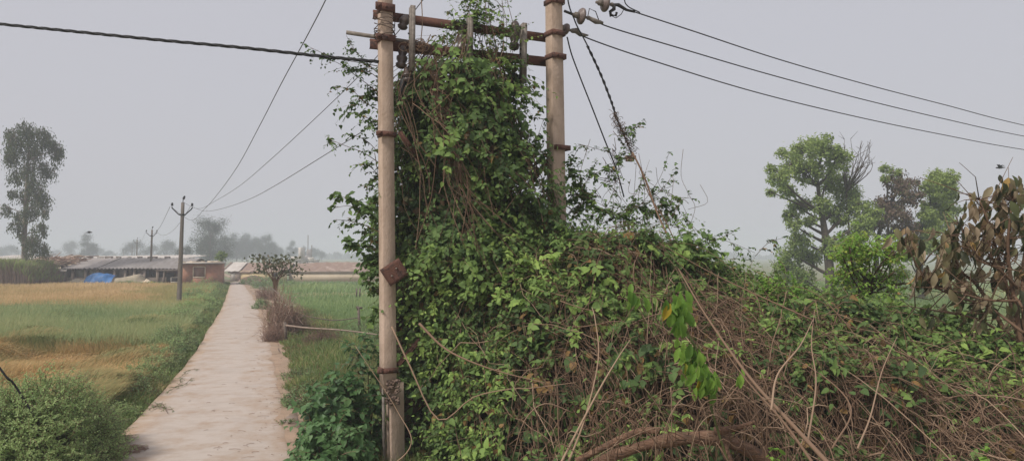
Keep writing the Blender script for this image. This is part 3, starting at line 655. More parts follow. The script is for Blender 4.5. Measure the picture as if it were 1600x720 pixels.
# ================================================================== buildings
M_brick=bpy.data.materials.new('brick_wall'); M_brick.use_nodes=True
def brickmat(m,c1,c2,mo,sc):
    N=m.node_tree.nodes; L=m.node_tree.links; b=N['Principled BSDF']; b.inputs['Roughness'].default_value=.95
    tc=N.new('ShaderNodeTexCoord'); mp=N.new('ShaderNodeMapping'); mp.inputs['Rotation'].default_value=(math.radians(90),0,0)
    br=N.new('ShaderNodeTexBrick'); br.inputs['Scale'].default_value=sc; br.inputs['Color1'].default_value=(*c1,1); br.inputs['Color2'].default_value=(*c2,1); br.inputs['Mortar'].default_value=(*mo,1)
    br.inputs['Mortar Size'].default_value=.02; br.inputs['Brick Width'].default_value=.5; br.inputs['Row Height'].default_value=.2
    L.new(tc.outputs['Object'],mp.inputs[0]); L.new(mp.outputs[0],br.inputs['Vector'])
    nz=N.new('ShaderNodeTexNoise'); nz.inputs['Scale'].default_value=1.5; nz.inputs['Detail'].default_value=8; L.new(tc.outputs['Object'],nz.inputs['Vector'])
    mx=N.new('ShaderNodeMix'); mx.data_type='RGBA'; mx.inputs[7].default_value=(*[x*1.25 for x in mo],1); L.new(br.outputs['Color'],mx.inputs[6])
    mr=N.new('ShaderNodeMapRange'); mr.inputs[1].default_value=.45; mr.inputs[2].default_value=.8; mr.inputs[4].default_value=.6; L.new(nz.outputs['Fac'],mr.inputs[0]); L.new(mr.outputs[0],mx.inputs[0]); L.new(mx.outputs[2],b.inputs['Base Color'])
brickmat(M_brick,(.40,.16,.09),(.29,.11,.07),(.33,.22,.155),2.0)
M_brick2=bpy.data.materials.new('brick_infill'); M_brick2.use_nodes=True; brickmat(M_brick2,(.27,.12,.085),(.19,.095,.07),(.24,.17,.13),2.0)
M_corr=mat('corrugated_cement_sheet',(.37,.34,.32),(.26,.23,.21),scale=.8,stretch=(2.5,1,1),c3=(.32,.29,.27),detail=9)
M_corr_p=mat('pale_cement_sheet',(.42,.38,.35),(.33,.29,.27),scale=.6,stretch=(2,1,1),detail=9)
M_tile=mat('old_brown_roof',(.31,.22,.185),(.42,.32,.27),scale=1.2,bump=.8,bscale=6,detail=10,c3=(.26,.175,.135))
M_plast=mat('pale_plaster',(.74,.63,.48),(.62,.51,.38),scale=.7,detail=9,c3=(.69,.57,.42))
M_yell=mat('yellow_plaster',(.72,.56,.28),(.64,.53,.36),scale=.8,detail=9)
M_wht=mat('white_wash',(.62,.57,.52),(.48,.43,.38),scale=.8,detail=9)
M_dark=mat('interior_shade',(.02,.018,.016),(.03,.027,.022))  # near-black colour stands in for shade inside bays, openings and windows
M_mud=mat('mud_wall',(.34,.27,.22),(.24,.19,.15),scale=1.2)
M_gpanel=mat('green_grey_panel',(.33,.37,.29),(.25,.28,.22),scale=1)
M_wood=mat('grey_timber',(.20,.16,.13),(.11,.085,.07),scale=5)
M_blue=mat('blue_tarpaulin',(.03,.14,.36),(.02,.09,.26),scale=1.2,rough=.5,bump=.4,bscale=3,c3=(.04,.17,.42))
M_beige=mat('beige_sackcloth',(.42,.36,.26),(.30,.25,.18),scale=1.4,bump=.4,bscale=4)
M_thatch=mat('fallen_thatch',(.17,.125,.105),(.10,.075,.065),scale=2,bump=.8,bscale=9)

def gx(px,Y): return (px-800)/F*Y
def zz(py,Y): return at(800,py,Y)[2]
def corr_roof(g,x0,x1,y0,z0,y1,z1,pitch=.28,amp=.05,sag=.05,th=.03):
    nx=max(8,int((x1-x0)/pitch*6)); X=np.linspace(x0,x1,nx); ny=5; T=np.linspace(0,1,ny)
    w=amp*np.sin(X*2*math.pi/pitch)
    P=np.zeros((nx,ny,3))
    for j,t in enumerate(T):
        P[:,j,0]=X; P[:,j,1]=y0+(y1-y0)*t; P[:,j,2]=z0+(z1-z0)*t+w+sag*noise(np.stack([X,0*X+t*3,0*X],1),.4,5)
    i=np.arange(nx*ny).reshape(nx,ny); q=np.stack([i[:-1,:-1],i[1:,:-1],i[1:,1:],i[:-1,1:]],-1).reshape(-1,4)
    V=P.reshape(-1,3); g.add(V,quads=q); g.add(V-[0,0,th],quads=q[:,::-1])
    e=i[:,0]; g.add(np.concatenate([V[e],V[e]-[0,0,th]]),quads=[[k+nx,k+1+nx,k+1,k] for k in range(nx-1)])
# --- long shed
YS=78.0
t=thing('cattle_shed','long low shed with grey corrugated roof and dark bays, left of the brick hut','shed',(gx(190,YS),YS,GZ))
x0,x1=gx(66,YS),gx(287,YS); ze=zz(419,YS); zr=zz(403.5,YS+4.5)
g=Geo(); corr_roof(g,gx(102,YS),gx(136,YS),YS-.6,ze,YS+4.5,zr,amp=.02); o=g.build('roof_sheet',M_corr_p,t)
g=Geo(); corr_roof(g,gx(136.3,YS),gx(155,YS),YS-.55,ze+.03,YS+4.5,zr+.04,pitch=.55,amp=.07); g.build('roof_sheet',M_corr_p,t)
g=Geo(); corr_roof(g,gx(155.3,YS),gx(236,YS),YS-.6,ze,YS+4.5,zr,pitch=.4,amp=.055); g.build('roof_sheet',M_corr,t)
g=Geo(); corr_roof(g,gx(236.3,YS),x1,YS-.5,ze+.02,YS+4.5,zr+.05,pitch=.4,amp=.055); g.build('roof_sheet',M_corr,t)
g=Geo(); corr_roof(g,x0,x1,YS+4.6,zr,YS+9,ze,pitch=.5,amp=.05); g.build('roof_sheet',M_corr,t)
g=Geo()
for px in (104,120,141,158,171,186,203,219,239,262): g.box((gx(px,YS+4.5),YS+4.5,zr+.12),(random.uniform(.3,1.1),.25,random.uniform(.06,.18)))
g.build('roof_weight',M_wood,t)
g=Geo(); g.box(((x0+x1)/2,YS+3.4,(ze+GZ)/2+.1),(x1-x0,.2,ze-GZ+.35)); g.build('back_wall',M_dark,t)  # shade under the roof is put into the wall colour
zl=zz(433,YS)
g=Geo(); g.box(((x0+x1)/2,YS+.12,(GZ+zl)/2),(x1-x0,.22,zl-GZ)); g.build('low_wall',M_mud,t)
for a,b,m in ((71,82,M_gpanel),(85,96,M_mud),(97,102,M_gpanel),(118,133,M_gpanel),(139,152,M_gpanel),(155,161,M_mud),(186,196,M_mud),(200,204,M_mud),(214,226,M_mud)):
    g=Geo(); g.box((gx((a+b)/2,YS),YS+.3,(zl+ze)/2-.02),(gx(b,YS)-gx(a,YS),.14,ze-zl-.12)); g.build('wall_panel',m,t)
for px in (84,116,136,155,181,198,212,228,248,286):
    g=Geo(); g.box((gx(px,YS),YS-.15,(GZ+ze)/2-.05),(.22,.2,ze-GZ-.12)); g.build('post',M_mud,t)
g=Geo(); g.box(((gx(102,YS)+x1)/2,YS-.3,ze-.12),(x1-gx(102,YS),.16,.10)); g.build('eave_beam',M_wood,t)
# --- second shed behind
Yb=90.0
t=thing('back_shed','pale flat-roofed shed just showing over the corrugated roof','shed',(gx(150,Yb),Yb,GZ))
g=Geo(); corr_roof(g,gx(-40,Yb),gx(292,Yb),Yb,zz(403.8,Yb),Yb+7,zz(399.5,Yb+7),pitch=.7,amp=.03,sag=.1); g.build('roof',M_wht,t)
g=Geo(); g.box(((gx(-40,Yb)+gx(292,Yb))/2,Yb+.4,(GZ+zz(404.5,Yb))/2),(gx(292,Yb)-gx(-40,Yb),.25,zz(404.5,Yb)-GZ)); g.build('wall',M_plast,t)
for k in range(9):
    pass
# --- collapsed thatch end with sticks
t=thing('collapsed_lean_to','collapsed roof end of grey sheets and tangled sticks, behind the reed patch','lean-to',(gx(75,YS-1),YS-1,GZ))
nx,ny=26,9; g=Geo()
X=np.linspace(gx(44,YS),gx(101,YS),nx); T=np.linspace(0,1,ny)
P=np.zeros((nx,ny,3)); P[:,:,0]=X[:,None]; P[:,:,1]=YS-1.8+T[None]*5.2
s=np.linspace(0,1,nx); eav=zz(424,YS)*(1-s)+zz(418,YS)*s
P[:,:,2]=eav[:,None]+(zz(404,YS+3)-eav[:,None])*T[None]+.16*noise(P*[1,1,0],1.3,6)
i=np.arange(nx*ny).reshape(nx,ny); q=np.stack([i[:-1,:-1],i[1:,:-1],i[1:,1:],i[:-1,1:]],-1).reshape(-1,4)
g.add(P.reshape(-1,3),quads=q); g.add(P.reshape(-1,3)-[0,0,.08],quads=q[:,::-1]); g.build('thatch',M_thatch,t)
n=260; a=P.reshape(-1,3)[R.integers(0,nx*ny,n)]+R.normal(size=(n,3))*[.4,.4,.12]+[0,0,.18]; an=R.normal(size=n)*.5; L_=.5+1.8*R.random(n)
d=np.stack([np.cos(an),np.sin(an)*.5,R.normal(size=n)*.18],1)*L_[:,None]/2
g=Geo(); tubes(g,np.stack([a-d,a+R.normal(size=(n,3))*.07,a+d],1),np.full((n,3),.04),4,R.random(n)); g.build('sticks',M_dry,t)
g=Geo()
for (pa,pb,qa,qb) in ((71,443,73,421),(73,423,67,446),(74,423,75,442),(101,421,102,443),(58,422,58,443)): g.tube([at(pa,pa and pb,YS-2),at(qa,qb,YS-2)],.07,6)
g.build('prop_pole',M_wood,t)
g=Geo(); w=spline([at(72,418,YS-2.2),at(80,419,YS-2.2),at(92,423,YS-2.2),at(103,424,YS-2.2),at(104,419,YS-2.2)],20)
g.add(np.concatenate([w,w+[0,.1,.22]]),quads=[[k,k+1,k+1+len(w),k+len(w)] for k in range(len(w)-1)]); g.add(np.concatenate([w+[0,.03,0],w+[0,.13,.22]]),quads=[[k,k+len(w),k+1+len(w),k+1] for k in range(len(w)-1)]); g.build('curled_sheet',M_wht,t)
g=Geo(); g.box((gx(72,YS),YS+.9,(GZ+zz(424,YS))/2),(gx(100,YS)-gx(45,YS),.2,zz(424,YS)-GZ)); g.build('wall',M_mud,t)
# --- brick hut
YH=76.0
t=thing('brick_hut','small flat-roofed brick hut beside the road, its window bricked up','hut',(gx(316,YH),YH,GZ))
hx0,hx1=gx(287.5,YH),gx(344,YH); hz=zz(413.5,YH)
g=Geo(); wx0,wx1=gx(304,YH),gx(321,YH); wz0,wz1=zz(434,YH),zz(417.5,YH)
# front wall in four pieces round the opening
g.box(((hx0+wx0)/2,YH,(GZ+hz)/2),(wx0-hx0,.24,hz-GZ)); g.box(((hx1+wx1)/2,YH,(GZ+hz)/2),(hx1-wx1,.24,hz-GZ))
g.box(((wx0+wx1)/2,YH,(GZ+wz0)/2),(wx1-wx0,.24,wz0-GZ)); g.box(((wx0+wx1)/2,YH,(hz+wz1)/2),(wx1-wx0,.24,hz-wz1))
g.box((hx1-.12,YH+2.6,(GZ+hz)/2),(.24,4.95,hz-GZ)); g.box((hx0+.12,YH+2.6,(GZ+hz)/2),(.24,4.95,hz-GZ)); g.box(((hx0+hx1)/2,YH+5.2,(GZ+hz)/2),(hx1-hx0,.24,hz-GZ))
g.build('wall',M_brick,t)
g=Geo(); g.box(((wx0+wx1)/2,YH+.03,(wz0+wz1)/2),(wx1-wx0-.1,.2,wz1-wz0-.1)); wi=g.build('window',M_brick2,t)
g=Geo()
for a,b,c,d in (((wx0+wx1)/2,wz1-.02,wx1-wx0,.07),((wx0+wx1)/2,wz0+.03,wx1-wx0,.07)): g.box((a,YH-.125,b),(c,.05,d))
for x in (wx0+.03,wx1-.03): g.box((x,YH-.125,(wz0+wz1)/2),(.07,.05,wz1-wz0-.12))
g.build('frame',M_plast,wi)
g=Geo(); g.box(((hx0+hx1)/2,YH+2.4,hz+.09),(hx1-hx0+.25,5.9,.12)); ro=g.build('roof',M_wht,t)
g=Geo(); P=[];
for k in range(22): g.box((random.uniform(hx0,hx1),YH-.45+random.uniform(0,3),hz+.2),(random.uniform(.2,.7),.3,random.uniform(.05,.16)),rz=random.random())
g.build('roof_rubble',M_plast,ro)
t.rotation_euler=(0,0,math.radians(19)); t.scale=(1.06,1,1.04)
# lean-to left of hut
t=thing('brick_lean_to','low dark open shelter with a small white-framed hatch, joining the brick hut','shelter',(gx(266,YH),YH,GZ))
a,b=gx(248,YH),gx(287,YH)
g=Geo(); g.box(((a+b)/2,YH+.9,zz(422.5,YH)),(b-a+.3,2.4,.09)); g.build('roof',M_wood,t)
g=Geo(); g.box(((a+b)/2,YH+1.9,(GZ+zz(424,YH))/2),(b-a,.2,zz(424,YH)-GZ)); g.build('wall',M_brick2,t)
g=Geo(); g.box((gx(262,YH),YH+.7,(GZ+zz(426,YH))/2),(gx(268,YH)-gx(257,YH),.2,zz(426,YH)-GZ)); g.build('opening',M_dark,t)  # solid block, the shade of the opening is put into its colour
g=Geo(); c=(gx(272.5,YH),YH+.2,zz(437,YH)); 
for dx,dz,w,h in ((0,.24,.8,.08),(0,-.24,.8,.08),(-.37,0,.08,.39),(.37,0,.08,.39)): g.box((c[0]+dx,c[1],c[2]+dz),(w,.1,h))
fr=g.build('hatch_frame',M_wht,t); g=Geo(); g.box(c,(.64,.06,.39)); g.build('hatch_panel',M_dark,fr)
for px in (249,258,286): 
    g=Geo(); g.box((gx(px,YH),YH-.1,(GZ+zz(423.5,YH))/2),(.16,.16,zz(423.5,YH)-GZ)); g.build('post',M_wood,t)
# --- tarpaulins: draped lumpy sheets
def tarp(pxs,Yt,prof,m,name,label,cat,dep=1.6,seed=0,amp=.08):
    nx,ny=34,16; g=Geo(); X=np.linspace(gx(pxs[0],Yt),gx(pxs[1],Yt),nx); T=np.linspace(0,1,ny); H=np.interp(np.linspace(0,1,nx),*prof)
    V=np.zeros((nx,ny,3)); ang=T*math.pi*.72
    V[:,:,0]=X[:,None]; V[:,:,1]=Yt-dep*.5*np.cos(ang)[None]*1.0; V[:,:,2]=GZ+H[:,None]*np.sin(np.minimum(ang*1.0,math.pi/2*1.25))[None]
    nn=amp*noise(V,1.7,seed)+amp*.5*noise(V,4.1,seed+3); V[:,:,1]-=nn; V[:,:,2]+=nn*.6*(T>0)[None]
    i=np.arange(nx*ny).reshape(nx,ny); q=np.stack([i[:-1,:-1],i[1:,:-1],i[1:,1:],i[:-1,1:]],-1).reshape(-1,4)
    V=V.reshape(-1,3); g.add(V,quads=q); g.add(V+[0,.02,-.01],quads=q[:,::-1]); return tag(g.build(name,m,smooth=True),label,cat)
YT=76.2
tarp((137,181),YT,([0,.08,.3,.75,1],[.7,1.05,1.3,1.3,1.15]),M_blue,'blue_tarpaulin','bright blue tarpaulin draped over a heap in front of the shed','tarpaulin',seed=2,amp=.12)
tarp((182,232),YT+.2,([0,.2,.5,.75,.85,1],[.9,.95,1.15,1.35,.9,.3]),M_beige,'beige_tarpaulin','beige sackcloth sheet peaked over a heap, right of the blue tarpaulin','tarpaulin',seed=5)
tarp((62,138),YT,([0,.3,.6,.75,.85,1],[.2,.3,.55,.85,.6,.9]),M_beige,'beige_tarpaulin','low pale sheet over a long heap, left of the blue tarpaulin','tarpaulin',seed=8)
tarp((222,248),YT-.4,([0,.3,.6,1],[.5,.9,.4,.1]),M_plast,'cloth_bundle','small pale cloth bundle at the foot of the second small pole','bundle',dep=.8,seed=4,amp=.12)
g=Geo(); lathe(g,np.array([gx(239,75),75.,GZ]),(0,0,1),[(0,.001),(.01,.28),(.25,.33),(.5,.3),(.52,.12),(.58,.12),(.585,.001)],12); tag(g.build('yellow_drum',mat('yellow_plastic',(.62,.45,.05),(.5,.36,.05)),smooth=True),'small bright yellow drum in front of the shed','drum')
# --- right barn
YR=93.0
t=thing('gabled_farmhouse','low house with a pale gable end and yellow wall, just right of the road end','farmhouse',(gx(375,YR),YR,GZ))
a,b=gx(361,YR),gx(448,YR); ze=zz(423.5,YR); zr=zz(410,YR+3)
g=Geo(); ym=YR+3
V=np.array([[a,YR,GZ],[a,YR+6,GZ],[a,YR+6,ze],[a,ym,zr-.1],[a,YR,ze]]); g.add(np.concatenate([V,V+[.25,0,0]]),tris=[[0,1,2],[0,2,4],[4,2,3],[5,7,6],[5,9,7],[9,8,7]]); g.build('gable_wall',M_wht,t)
g=Geo(); g.box(((a+b)/2+.15,YR+.13,(GZ+ze)/2),(b-a-.3,.25,ze-GZ)); g.build('wall',M_yell,t)
g=Geo(); g.box((gx(370.5,YR),YR-.02,(GZ+zz(426,YR))/2),(.9,.1,zz(426,YR)-GZ)); g.build('door',M_mud,t)
g=Geo(); g.box((gx(365,YR),YR-.03,(GZ+ze)/2),(.5,.1,ze-GZ-.1)); g.build('pillar',M_wht,t)
g=Geo(); g.box((gx(430,YR),YR-.02,zz(429,YR)),(.7,.08,.5)); g.build('window',M_dark,t)
g=Geo(); corr_roof(g,a-.3,b,YR-.15,ze,ym,zr,pitch=1.1,amp=.03,sag=.12,th=.12); corr_roof(g,a-.3,b,ym+.02,zr,YR+6.5,ze,pitch=1.1,amp=.03,sag=.12,th=.12); g.build('roof',M_tile,t)
g=Geo(); corr_roof(g,a-1.0,gx(375,YR),YR-.3,ze+.06,ym-.2,zr+.08,pitch=.9,amp=.03,th=.05); g.build('pale_roof_sheet',M_wht,t)
g=Geo(); g.beam((a-1.0,YR-.6,ze-.1),(a-.9,ym-.3,zr),.3,.14); g.build('gable_board',M_mud,t)
t=thing('long_barn','long low barn with a plain brown roof and cream wall along the field edge','barn',(gx(520,YR),YR+1,GZ))
a,b=gx(449,YR),gx(640,YR); y0=YR+.8
g=Geo(); g.box(((a+b)/2,y0+.13,(GZ+ze)/2),(b-a,.25,ze-GZ)); g.build('wall',M_plast,t)
g=Geo(); g.box((a+.13,y0+3.2,(GZ+ze)/2),(.25,5.7,ze-GZ)); g.build('side_wall',M_plast,t)
g=Geo(); zr2=zz(410.5,y0+3.3); corr_roof(g,a,b,y0-.12,ze,y0+3.3,zr2,pitch=1.3,amp=.025,sag=.12,th=.12); corr_roof(g,a,b,y0+3.32,zr2,y0+7,ze,pitch=1.3,amp=.025,sag=.12,th=.12); g.build('roof',M_tile,t)
g=Geo(); g.beam((a,y0-.14,ze-.1),(b,y0-.14,ze-.1),.1,.14); g.build('eave_board',M_mud,t)
# soil heap
def heap(c,rx,ry,h,m,name,label,cat,seed=0,nr=10,ns=28):
    g=Geo(); V=[[c[0],c[1],c[2]+h]]
    for r in range(1,nr+1):
        for s in range(ns):
            th=s*2*math.pi/ns; q_=r/nr; w=1+.15*math.sin(3*th+seed)+.08*math.sin(7*th+seed*2)
            V.append([c[0]+rx*q_*w*math.cos(th),c[1]+ry*q_*w*math.sin(th),c[2]+h*(1-q_**1.6)])
    V=np.array(V); V[:,2]+=.08*h*noise(V,2.5,seed)*(np.arange(len(V))<=(nr-1)*ns)
    T=[[0,1+s,1+(s+1)%ns] for s in range(ns)]; Q=[[1+r*ns+s,1+(r+1)*ns+s,1+(r+1)*ns+(s+1)%ns,1+r*ns+(s+1)%ns] for r in range(nr-1) for s in range(ns)]
    g.add(V,tris=T,quads=Q); return tag(g.build(name,m,smooth=True),label,cat)
heap((gx(398,88),88,GZ),2.0,1.3,.85,mat('brown_soil',(.20,.13,.09),(.14,.095,.07),scale=3,bump=.6),'soil_heap','brown soil heap in front of the yellow house wall','heap',3)
# --- distant village
def village(px0,px1,pyt,Y,m,label,extra=()):
    t=thing('village_house',label,'house',(gx((px0+px1)/2,Y),Y,GZ),'distant village houses')
    w=gx(px1,Y)-gx(px0,Y); h=zz(pyt,Y); x=(gx(px0,Y)+gx(px1,Y))/2
    g=Geo(); g.box((x,Y+3,(GZ+h)/2),(w,6,h-GZ)); g.build('wall',m,t)
    g=Geo(); g.box((x,Y+3,h+.1),(w+.6,6.6,.2)); g.box((x,Y-.1,h+.55),(w+.4,.15,.7)); g.build('parapet',m,t)
    for k in range(extra[0] if extra else 2):
        g=Geo(); g.box((x-w/2+w*(k+.5)/(extra[0] if extra else 2),Y-.03,h-1.4),(w*.16,.12,1.3)); g.build('window',M_dark,t)
    if len(extra)>1:
        g=Geo(); g.box((x+w*.25,Y+3,h+1.6),(w*.35,3,2.8)); g.build('stair_room',m,t)
    return t
village(456,469,406.5,170,M_wht,'cream house with a stepped top above the barn roof',(2,1))
village(470,483,404,240,mat('greyed_plaster',(.45,.38,.37),(.38,.33,.31)),'two-storey pinkish house with a roof room, beyond the barn',(3,1))
village(482.5,490,407,200,M_wht,'small white cube house at the right of the village group',(1,))
for k,(px,Y,h) in enumerate(((481,240,8.5),(487,225,5))):
    g=Geo(); p=at(px,400,Y); g.tube([(p[0],p[1],GZ),(p[0],p[1],GZ+h+1.5)],.14,5); tag(g.build('mast',M_wood),['tall thin mast behind the pinkish village house','shorter thin mast at the right of the village houses'][k],'mast')

# ================================================================== trees
def tree(name,label,cat,base,trunk_pts,r0,clumps,nleaf,lsize,lm,bm,tmpl=OVAL,group=None,sub=4,spread=.55,hang=.2,tint0=.5,twigs=True,limb_r=None,seed=0,droop=0,dense=1.0,flat=1.0):
    """trunk along trunk_pts; each clump (x,y,z,r) hangs on a limb of its own; leaves sit on small sprays"""
    t=thing(name,label,cat,base,group)
    TP=spline(trunk_pts,18); g=Geo(); s=np.linspace(0,1,len(TP)); g.tube(TP,r0*(1-.75*s)+.01,9)
    gl=Geo(); ends=[]
    for (x,y,z,r) in clumps:
        c=np.array([x,y,z]); 
        j=int(np.clip(np.searchsorted(TP[:,2],z-1.2*r-.4*np.hypot(*(c-TP[-1])[:2])),1,len(TP)-1)); a=TP[j]
        mid=(a+c)/2+np.array([0,0,-.15])*r+R.normal(size=3)*.12*r; rr=(limb_r or r0*.35)
        g.tube(spline([a,mid,c],8),np.linspace(rr,rr*.3,len(spline([a,mid,c],8))),6)
        k=sub*3; D=rvec(k)*[1,1,.8]; E=c+D*r*(.5+.5*R.random((k,1)))
        m2=(c+E)/2+R.normal(size=(k,3))*.1*r
        tubes(g,np.stack([np.broadcast_to(c,E.shape),m2,E],1),np.stack([np.full(k,rr*.3),np.full(k,rr*.18),np.full(k,rr*.06)],1),4,R.random(k))
        ends.append((E,r))
    tot=sum(len(E)*r*r for E,r in ends)
    for E,r in ends:
        n=max(2,int(nleaf*r*r/tot*dense))
        for e in E:
            sg=r*spread*(.5+.6*R.random()); q=e+R.normal(size=(n,3))*[sg*.6,sg*.6,sg*.42*flat]
            q[:,2]-=droop*R.random(n)*sg*2
            D=rvec(n)+[0,0,-hang*2]; o=nrm(q-e)+[0,0,.8]
            leaves(gl,q,D,o+R.normal(size=(n,3))*.5,lsize*(.6+.8*R.random(n)),np.clip(tint0+R.normal(size=n)*.2+.25*(R.random()-.5),0,1),tmpl,1.3)
            if twigs:
                k=max(2,n//14); w=q[:k]; tubes(g,np.stack([np.broadcast_to(e,w.shape),(e+w)/2+R.normal(size=w.shape)*.05*r,w],1),np.full((k,3),r0*.02+.006),3,R.random(k))
    g.build('trunk',bm,t); gl.build('crown',lm,t)
    return t
# tall eucalyptus at left
YE=74.; px=lambda x,y,dy=0: tuple(at(x,y,YE+dy))
cl=[(40,200,3.2),(28,215,2.6),(62,207,2.8),(50,232,3.0),(22,240,2.2),(80,222,2.0),(88,240,1.8),(45,258,2.8),(72,258,2.2),(26,270,2.4),(55,285,2.4),(36,300,2.4),(62,305,1.9),(20,300,1.6),(48,325,2.0),(30,335,2.0),(70,330,1.4),(24,350,1.7),(62,352,2.1),(52,375,2.2),(68,385,2.0),(36,365,1.5),(10,322,1.1),(94,232,1.0),(14,205,1.4)]
clp=[]
for x,y,r in cl:
    p=at(x,y,YE+random.uniform(-1.8,1.8)); clp.append((p[0],p[1],p[2],r*.42*random.uniform(.6,1.15)))
b_=at(38,452,YE); tree('eucalyptus_tree','tall slender eucalyptus with drooping airy foliage, standing at the left edge behind the reeds','tree',(b_[0],b_[1],GZ),[(b_[0],b_[1],GZ-.3),px(38,400),px(39,350),px(41,300),px(44,250),px(46,205)],.30,clp,15000,.22,M_euc,M_bark_pale,LANCE,sub=4,spread=.55,hang=1.0,droop=1.6,limb_r=.07,dense=1.0)
# right group at about 50 m
YG=50.
def P_(x,y,dy=0): return tuple(at(x,y,YG+dy))
def clx(L_,dev=1.6,k=1.0):
    o=[]
    for x,y,r in L_:
        p=at(x,y,YG+random.uniform(-dev,dev)); o.append((p[0],p[1],p[2],r/F*YG*k))
    return o
G='trees in the field behind the thicket'
b_=at(1297,466,YG)
tree('field_tree','largest green tree in the right field, with a rounded airy top','tree',(b_[0],b_[1],GZ),[(b_[0],b_[1],GZ-.3),P_(1297,430),P_(1291,380),P_(1286,345),P_(1280,310),P_(1276,270)],.36,
  clx([(1262,235,22),(1285,232,22),(1305,250,22),(1240,255,20),(1218,278,17),(1262,268,22),(1295,280,24),(1320,300,22),(1340,322,22),(1310,335,22),(1280,320,18),(1348,350,20),(1330,372,20),(1230,298,15),(1248,322,17),(1236,336,12),(1250,375,18),(1232,395,18),(1262,400,20),(1300,385,18),(1240,352,12),(1345,395,18),(1205,265,10),(1222,422,19),(1252,432,20),(1335,425,18),(1205,300,8),(1222,240,10),(1265,345,10),(1365,335,14)],2.2,1.05),27000,.19,M_tree,M_bark,OVAL,G,sub=10,spread=.36,tint0=.68,flat=1.35)
# bare twigs rising from it
b_=at(1330,470,YG+1)
t=thing('dead_sapling','bare leafless branches sticking up beside the largest field tree','tree',(b_[0],b_[1],GZ)); g=Geo(); o=np.array(P_(1322,300))
g.tube(spline([(b_[0],b_[1],GZ),P_(1328,380),tuple(o)],10),np.linspace(.1,.05,len(spline([(0,0,0),(1,1,1),(2,2,2)],10))),5)
for k in range(26):
    e=P_(random.uniform(1318,1362),random.uniform(215,262),random.uniform(-1,1)); m=(o+np.array(e))/2+R.normal(size=3)*.25; S=spline([o,m,e],8); g.tube(S,np.linspace(.045,.012,len(S)),4)
    for j in range(3):
        q_=S[random.randint(3,len(S)-1)]; g.tube([q_,q_+np.array([random.uniform(-.5,.5),0,random.uniform(.1,.6)])],[.02,.008],3)
g.build('trunk',M_bark,t)
b_=at(1385,468,YG+1)
tree('withered_tree','half withered tree with reddish brown foliage between the two green field trees','tree',(b_[0],b_[1]+0,GZ),[(b_[0],b_[1],GZ-.3),P_(1370,420,1),P_(1372,370,1),P_(1388,330,1),P_(1405,290,1)],.22,
  clx([(1398,285,18),(1415,300,20),(1385,315,18),(1405,330,20),(1428,310,16),(1378,345,16),(1415,350,18),(1395,368,14),(1425,285,10),(1365,352,12)],1.2),6500,.17,M_treeb,M_bark,OVAL,G,sub=4,spread=.6,hang=.6)
tree('field_tree','slim green tree cap right of the withered tree','tree',(P_(1440,468,1)[0],YG+1,GZ),[(P_(1440,468,1)[0],YG+1,GZ-.3),P_(1438,420,1),P_(1436,380,1),P_(1452,340,1),P_(1470,300,1)],.24,
  clx([(1468,278,16),(1485,280,14),(1455,292,16),(1480,300,18),(1462,318,18),(1482,325,16),(1448,335,14),(1475,345,18),(1455,360,16),(1440,380,16),(1462,385,16),(1420,395,14),(1435,355,10)],1.2),17000,.17,M_tree,M_bark,OVAL,G,sub=9,spread=.38,tint0=.8,flat=1.4)
tree('field_tree','tiny bright green tuft of leaves above the withered crown','tree',(P_(1392,468,2)[0],YG+2,GZ),[(P_(1392,468,2)[0],YG+2,GZ-.3),P_(1390,400,2),P_(1386,320,2),P_(1388,275,2)],.10,clx([(1386,264,9),(1400,270,9),(1382,278,7)],.5),900,.16,M_tree,M_bark,OVAL,G,tint0=.7)
tree('low_field_bush','low green bush at the foot of the field trees','bush',(P_(1400,468,-4)[0],YG-4,GZ),[(P_(1400,468,-4)[0],YG-4,GZ),P_(1400,440,-4),P_(1400,425,-4)],.08,clx([(1340,440,20),(1372,452,16),(1410,430,14),(1435,445,14),(1240,430,16),(1215,440,14)],1),5200,.16,M_tree,M_bark,OVAL,None,tint0=.4)

# distant trees: prototypes, then copies
def far_proto(kind,H):
    cs=[]
    if kind=='round':
        for k in range(15): a=random.random()*6.28; q_=random.random()**.5; h=random.uniform(.38,.95); w=.34*H*(1-abs(h-.6)*.9); cs.append((w*q_*math.cos(a),w*q_*math.sin(a),H*h,H*.13))
    elif kind=='tall':
        for k in range(15): h=random.uniform(.25,1.0); a=random.random()*6.28; w=.13*H*(1.15-.5*h); cs.append((w*math.cos(a),w*math.sin(a),H*h,H*.085))
    else:
        for k in range(22): a=random.random()*6.28; q_=random.random()**.5; h=random.uniform(.2,.98); w=.42*H*(1.1-.5*h); cs.append((w*q_*math.cos(a),w*q_*math.sin(a),H*h,H*random.uniform(.07,.12)))
    return tree('distant_tree','x','tree',(0,0,0),[(0,0,0),(.02*H,0,H*.4),(0,.02*H,H*.85)],H*.016,cs,9000 if kind=='big' else 6500,H*(.030 if kind!='big' else .022),M_fartree,M_bark,LANCE,group='hazy trees on the horizon',sub=4,spread=1.05,twigs=False,hang=.1,flat=1.7)
protos={k:far_proto(k,10.) for k in ('round','tall','big')}; used=set()
def far(kind,px,pyt,Y,label,w=1.0):
    o=protos[kind] if kind not in used else copy_tree(protos[kind]); used.add(kind)
    h=(zz(pyt,Y)-GZ)/10.; o.location=(gx(px,Y),Y,GZ); o.scale=(h*w,h*w,h); o.rotation_euler=(0,0,random.random()*6.28); o['label']=label
far('big',328,341,190,'big ragged hazy tree rising between the brick hut and the farmhouse',1.05)
far('round',290,385,175,'low hazy tree at the left foot of the big ragged tree',1.1)
far('tall',325,352,205,'tall slim hazy tree in the middle of the big ragged one',1.3)
far('round',352,372,230,'hazy tree at the right shoulder of the big ragged tree',1.2)
far('round',262,377,330,'rounded hazy tree above the right half of the shed roof',1.25)
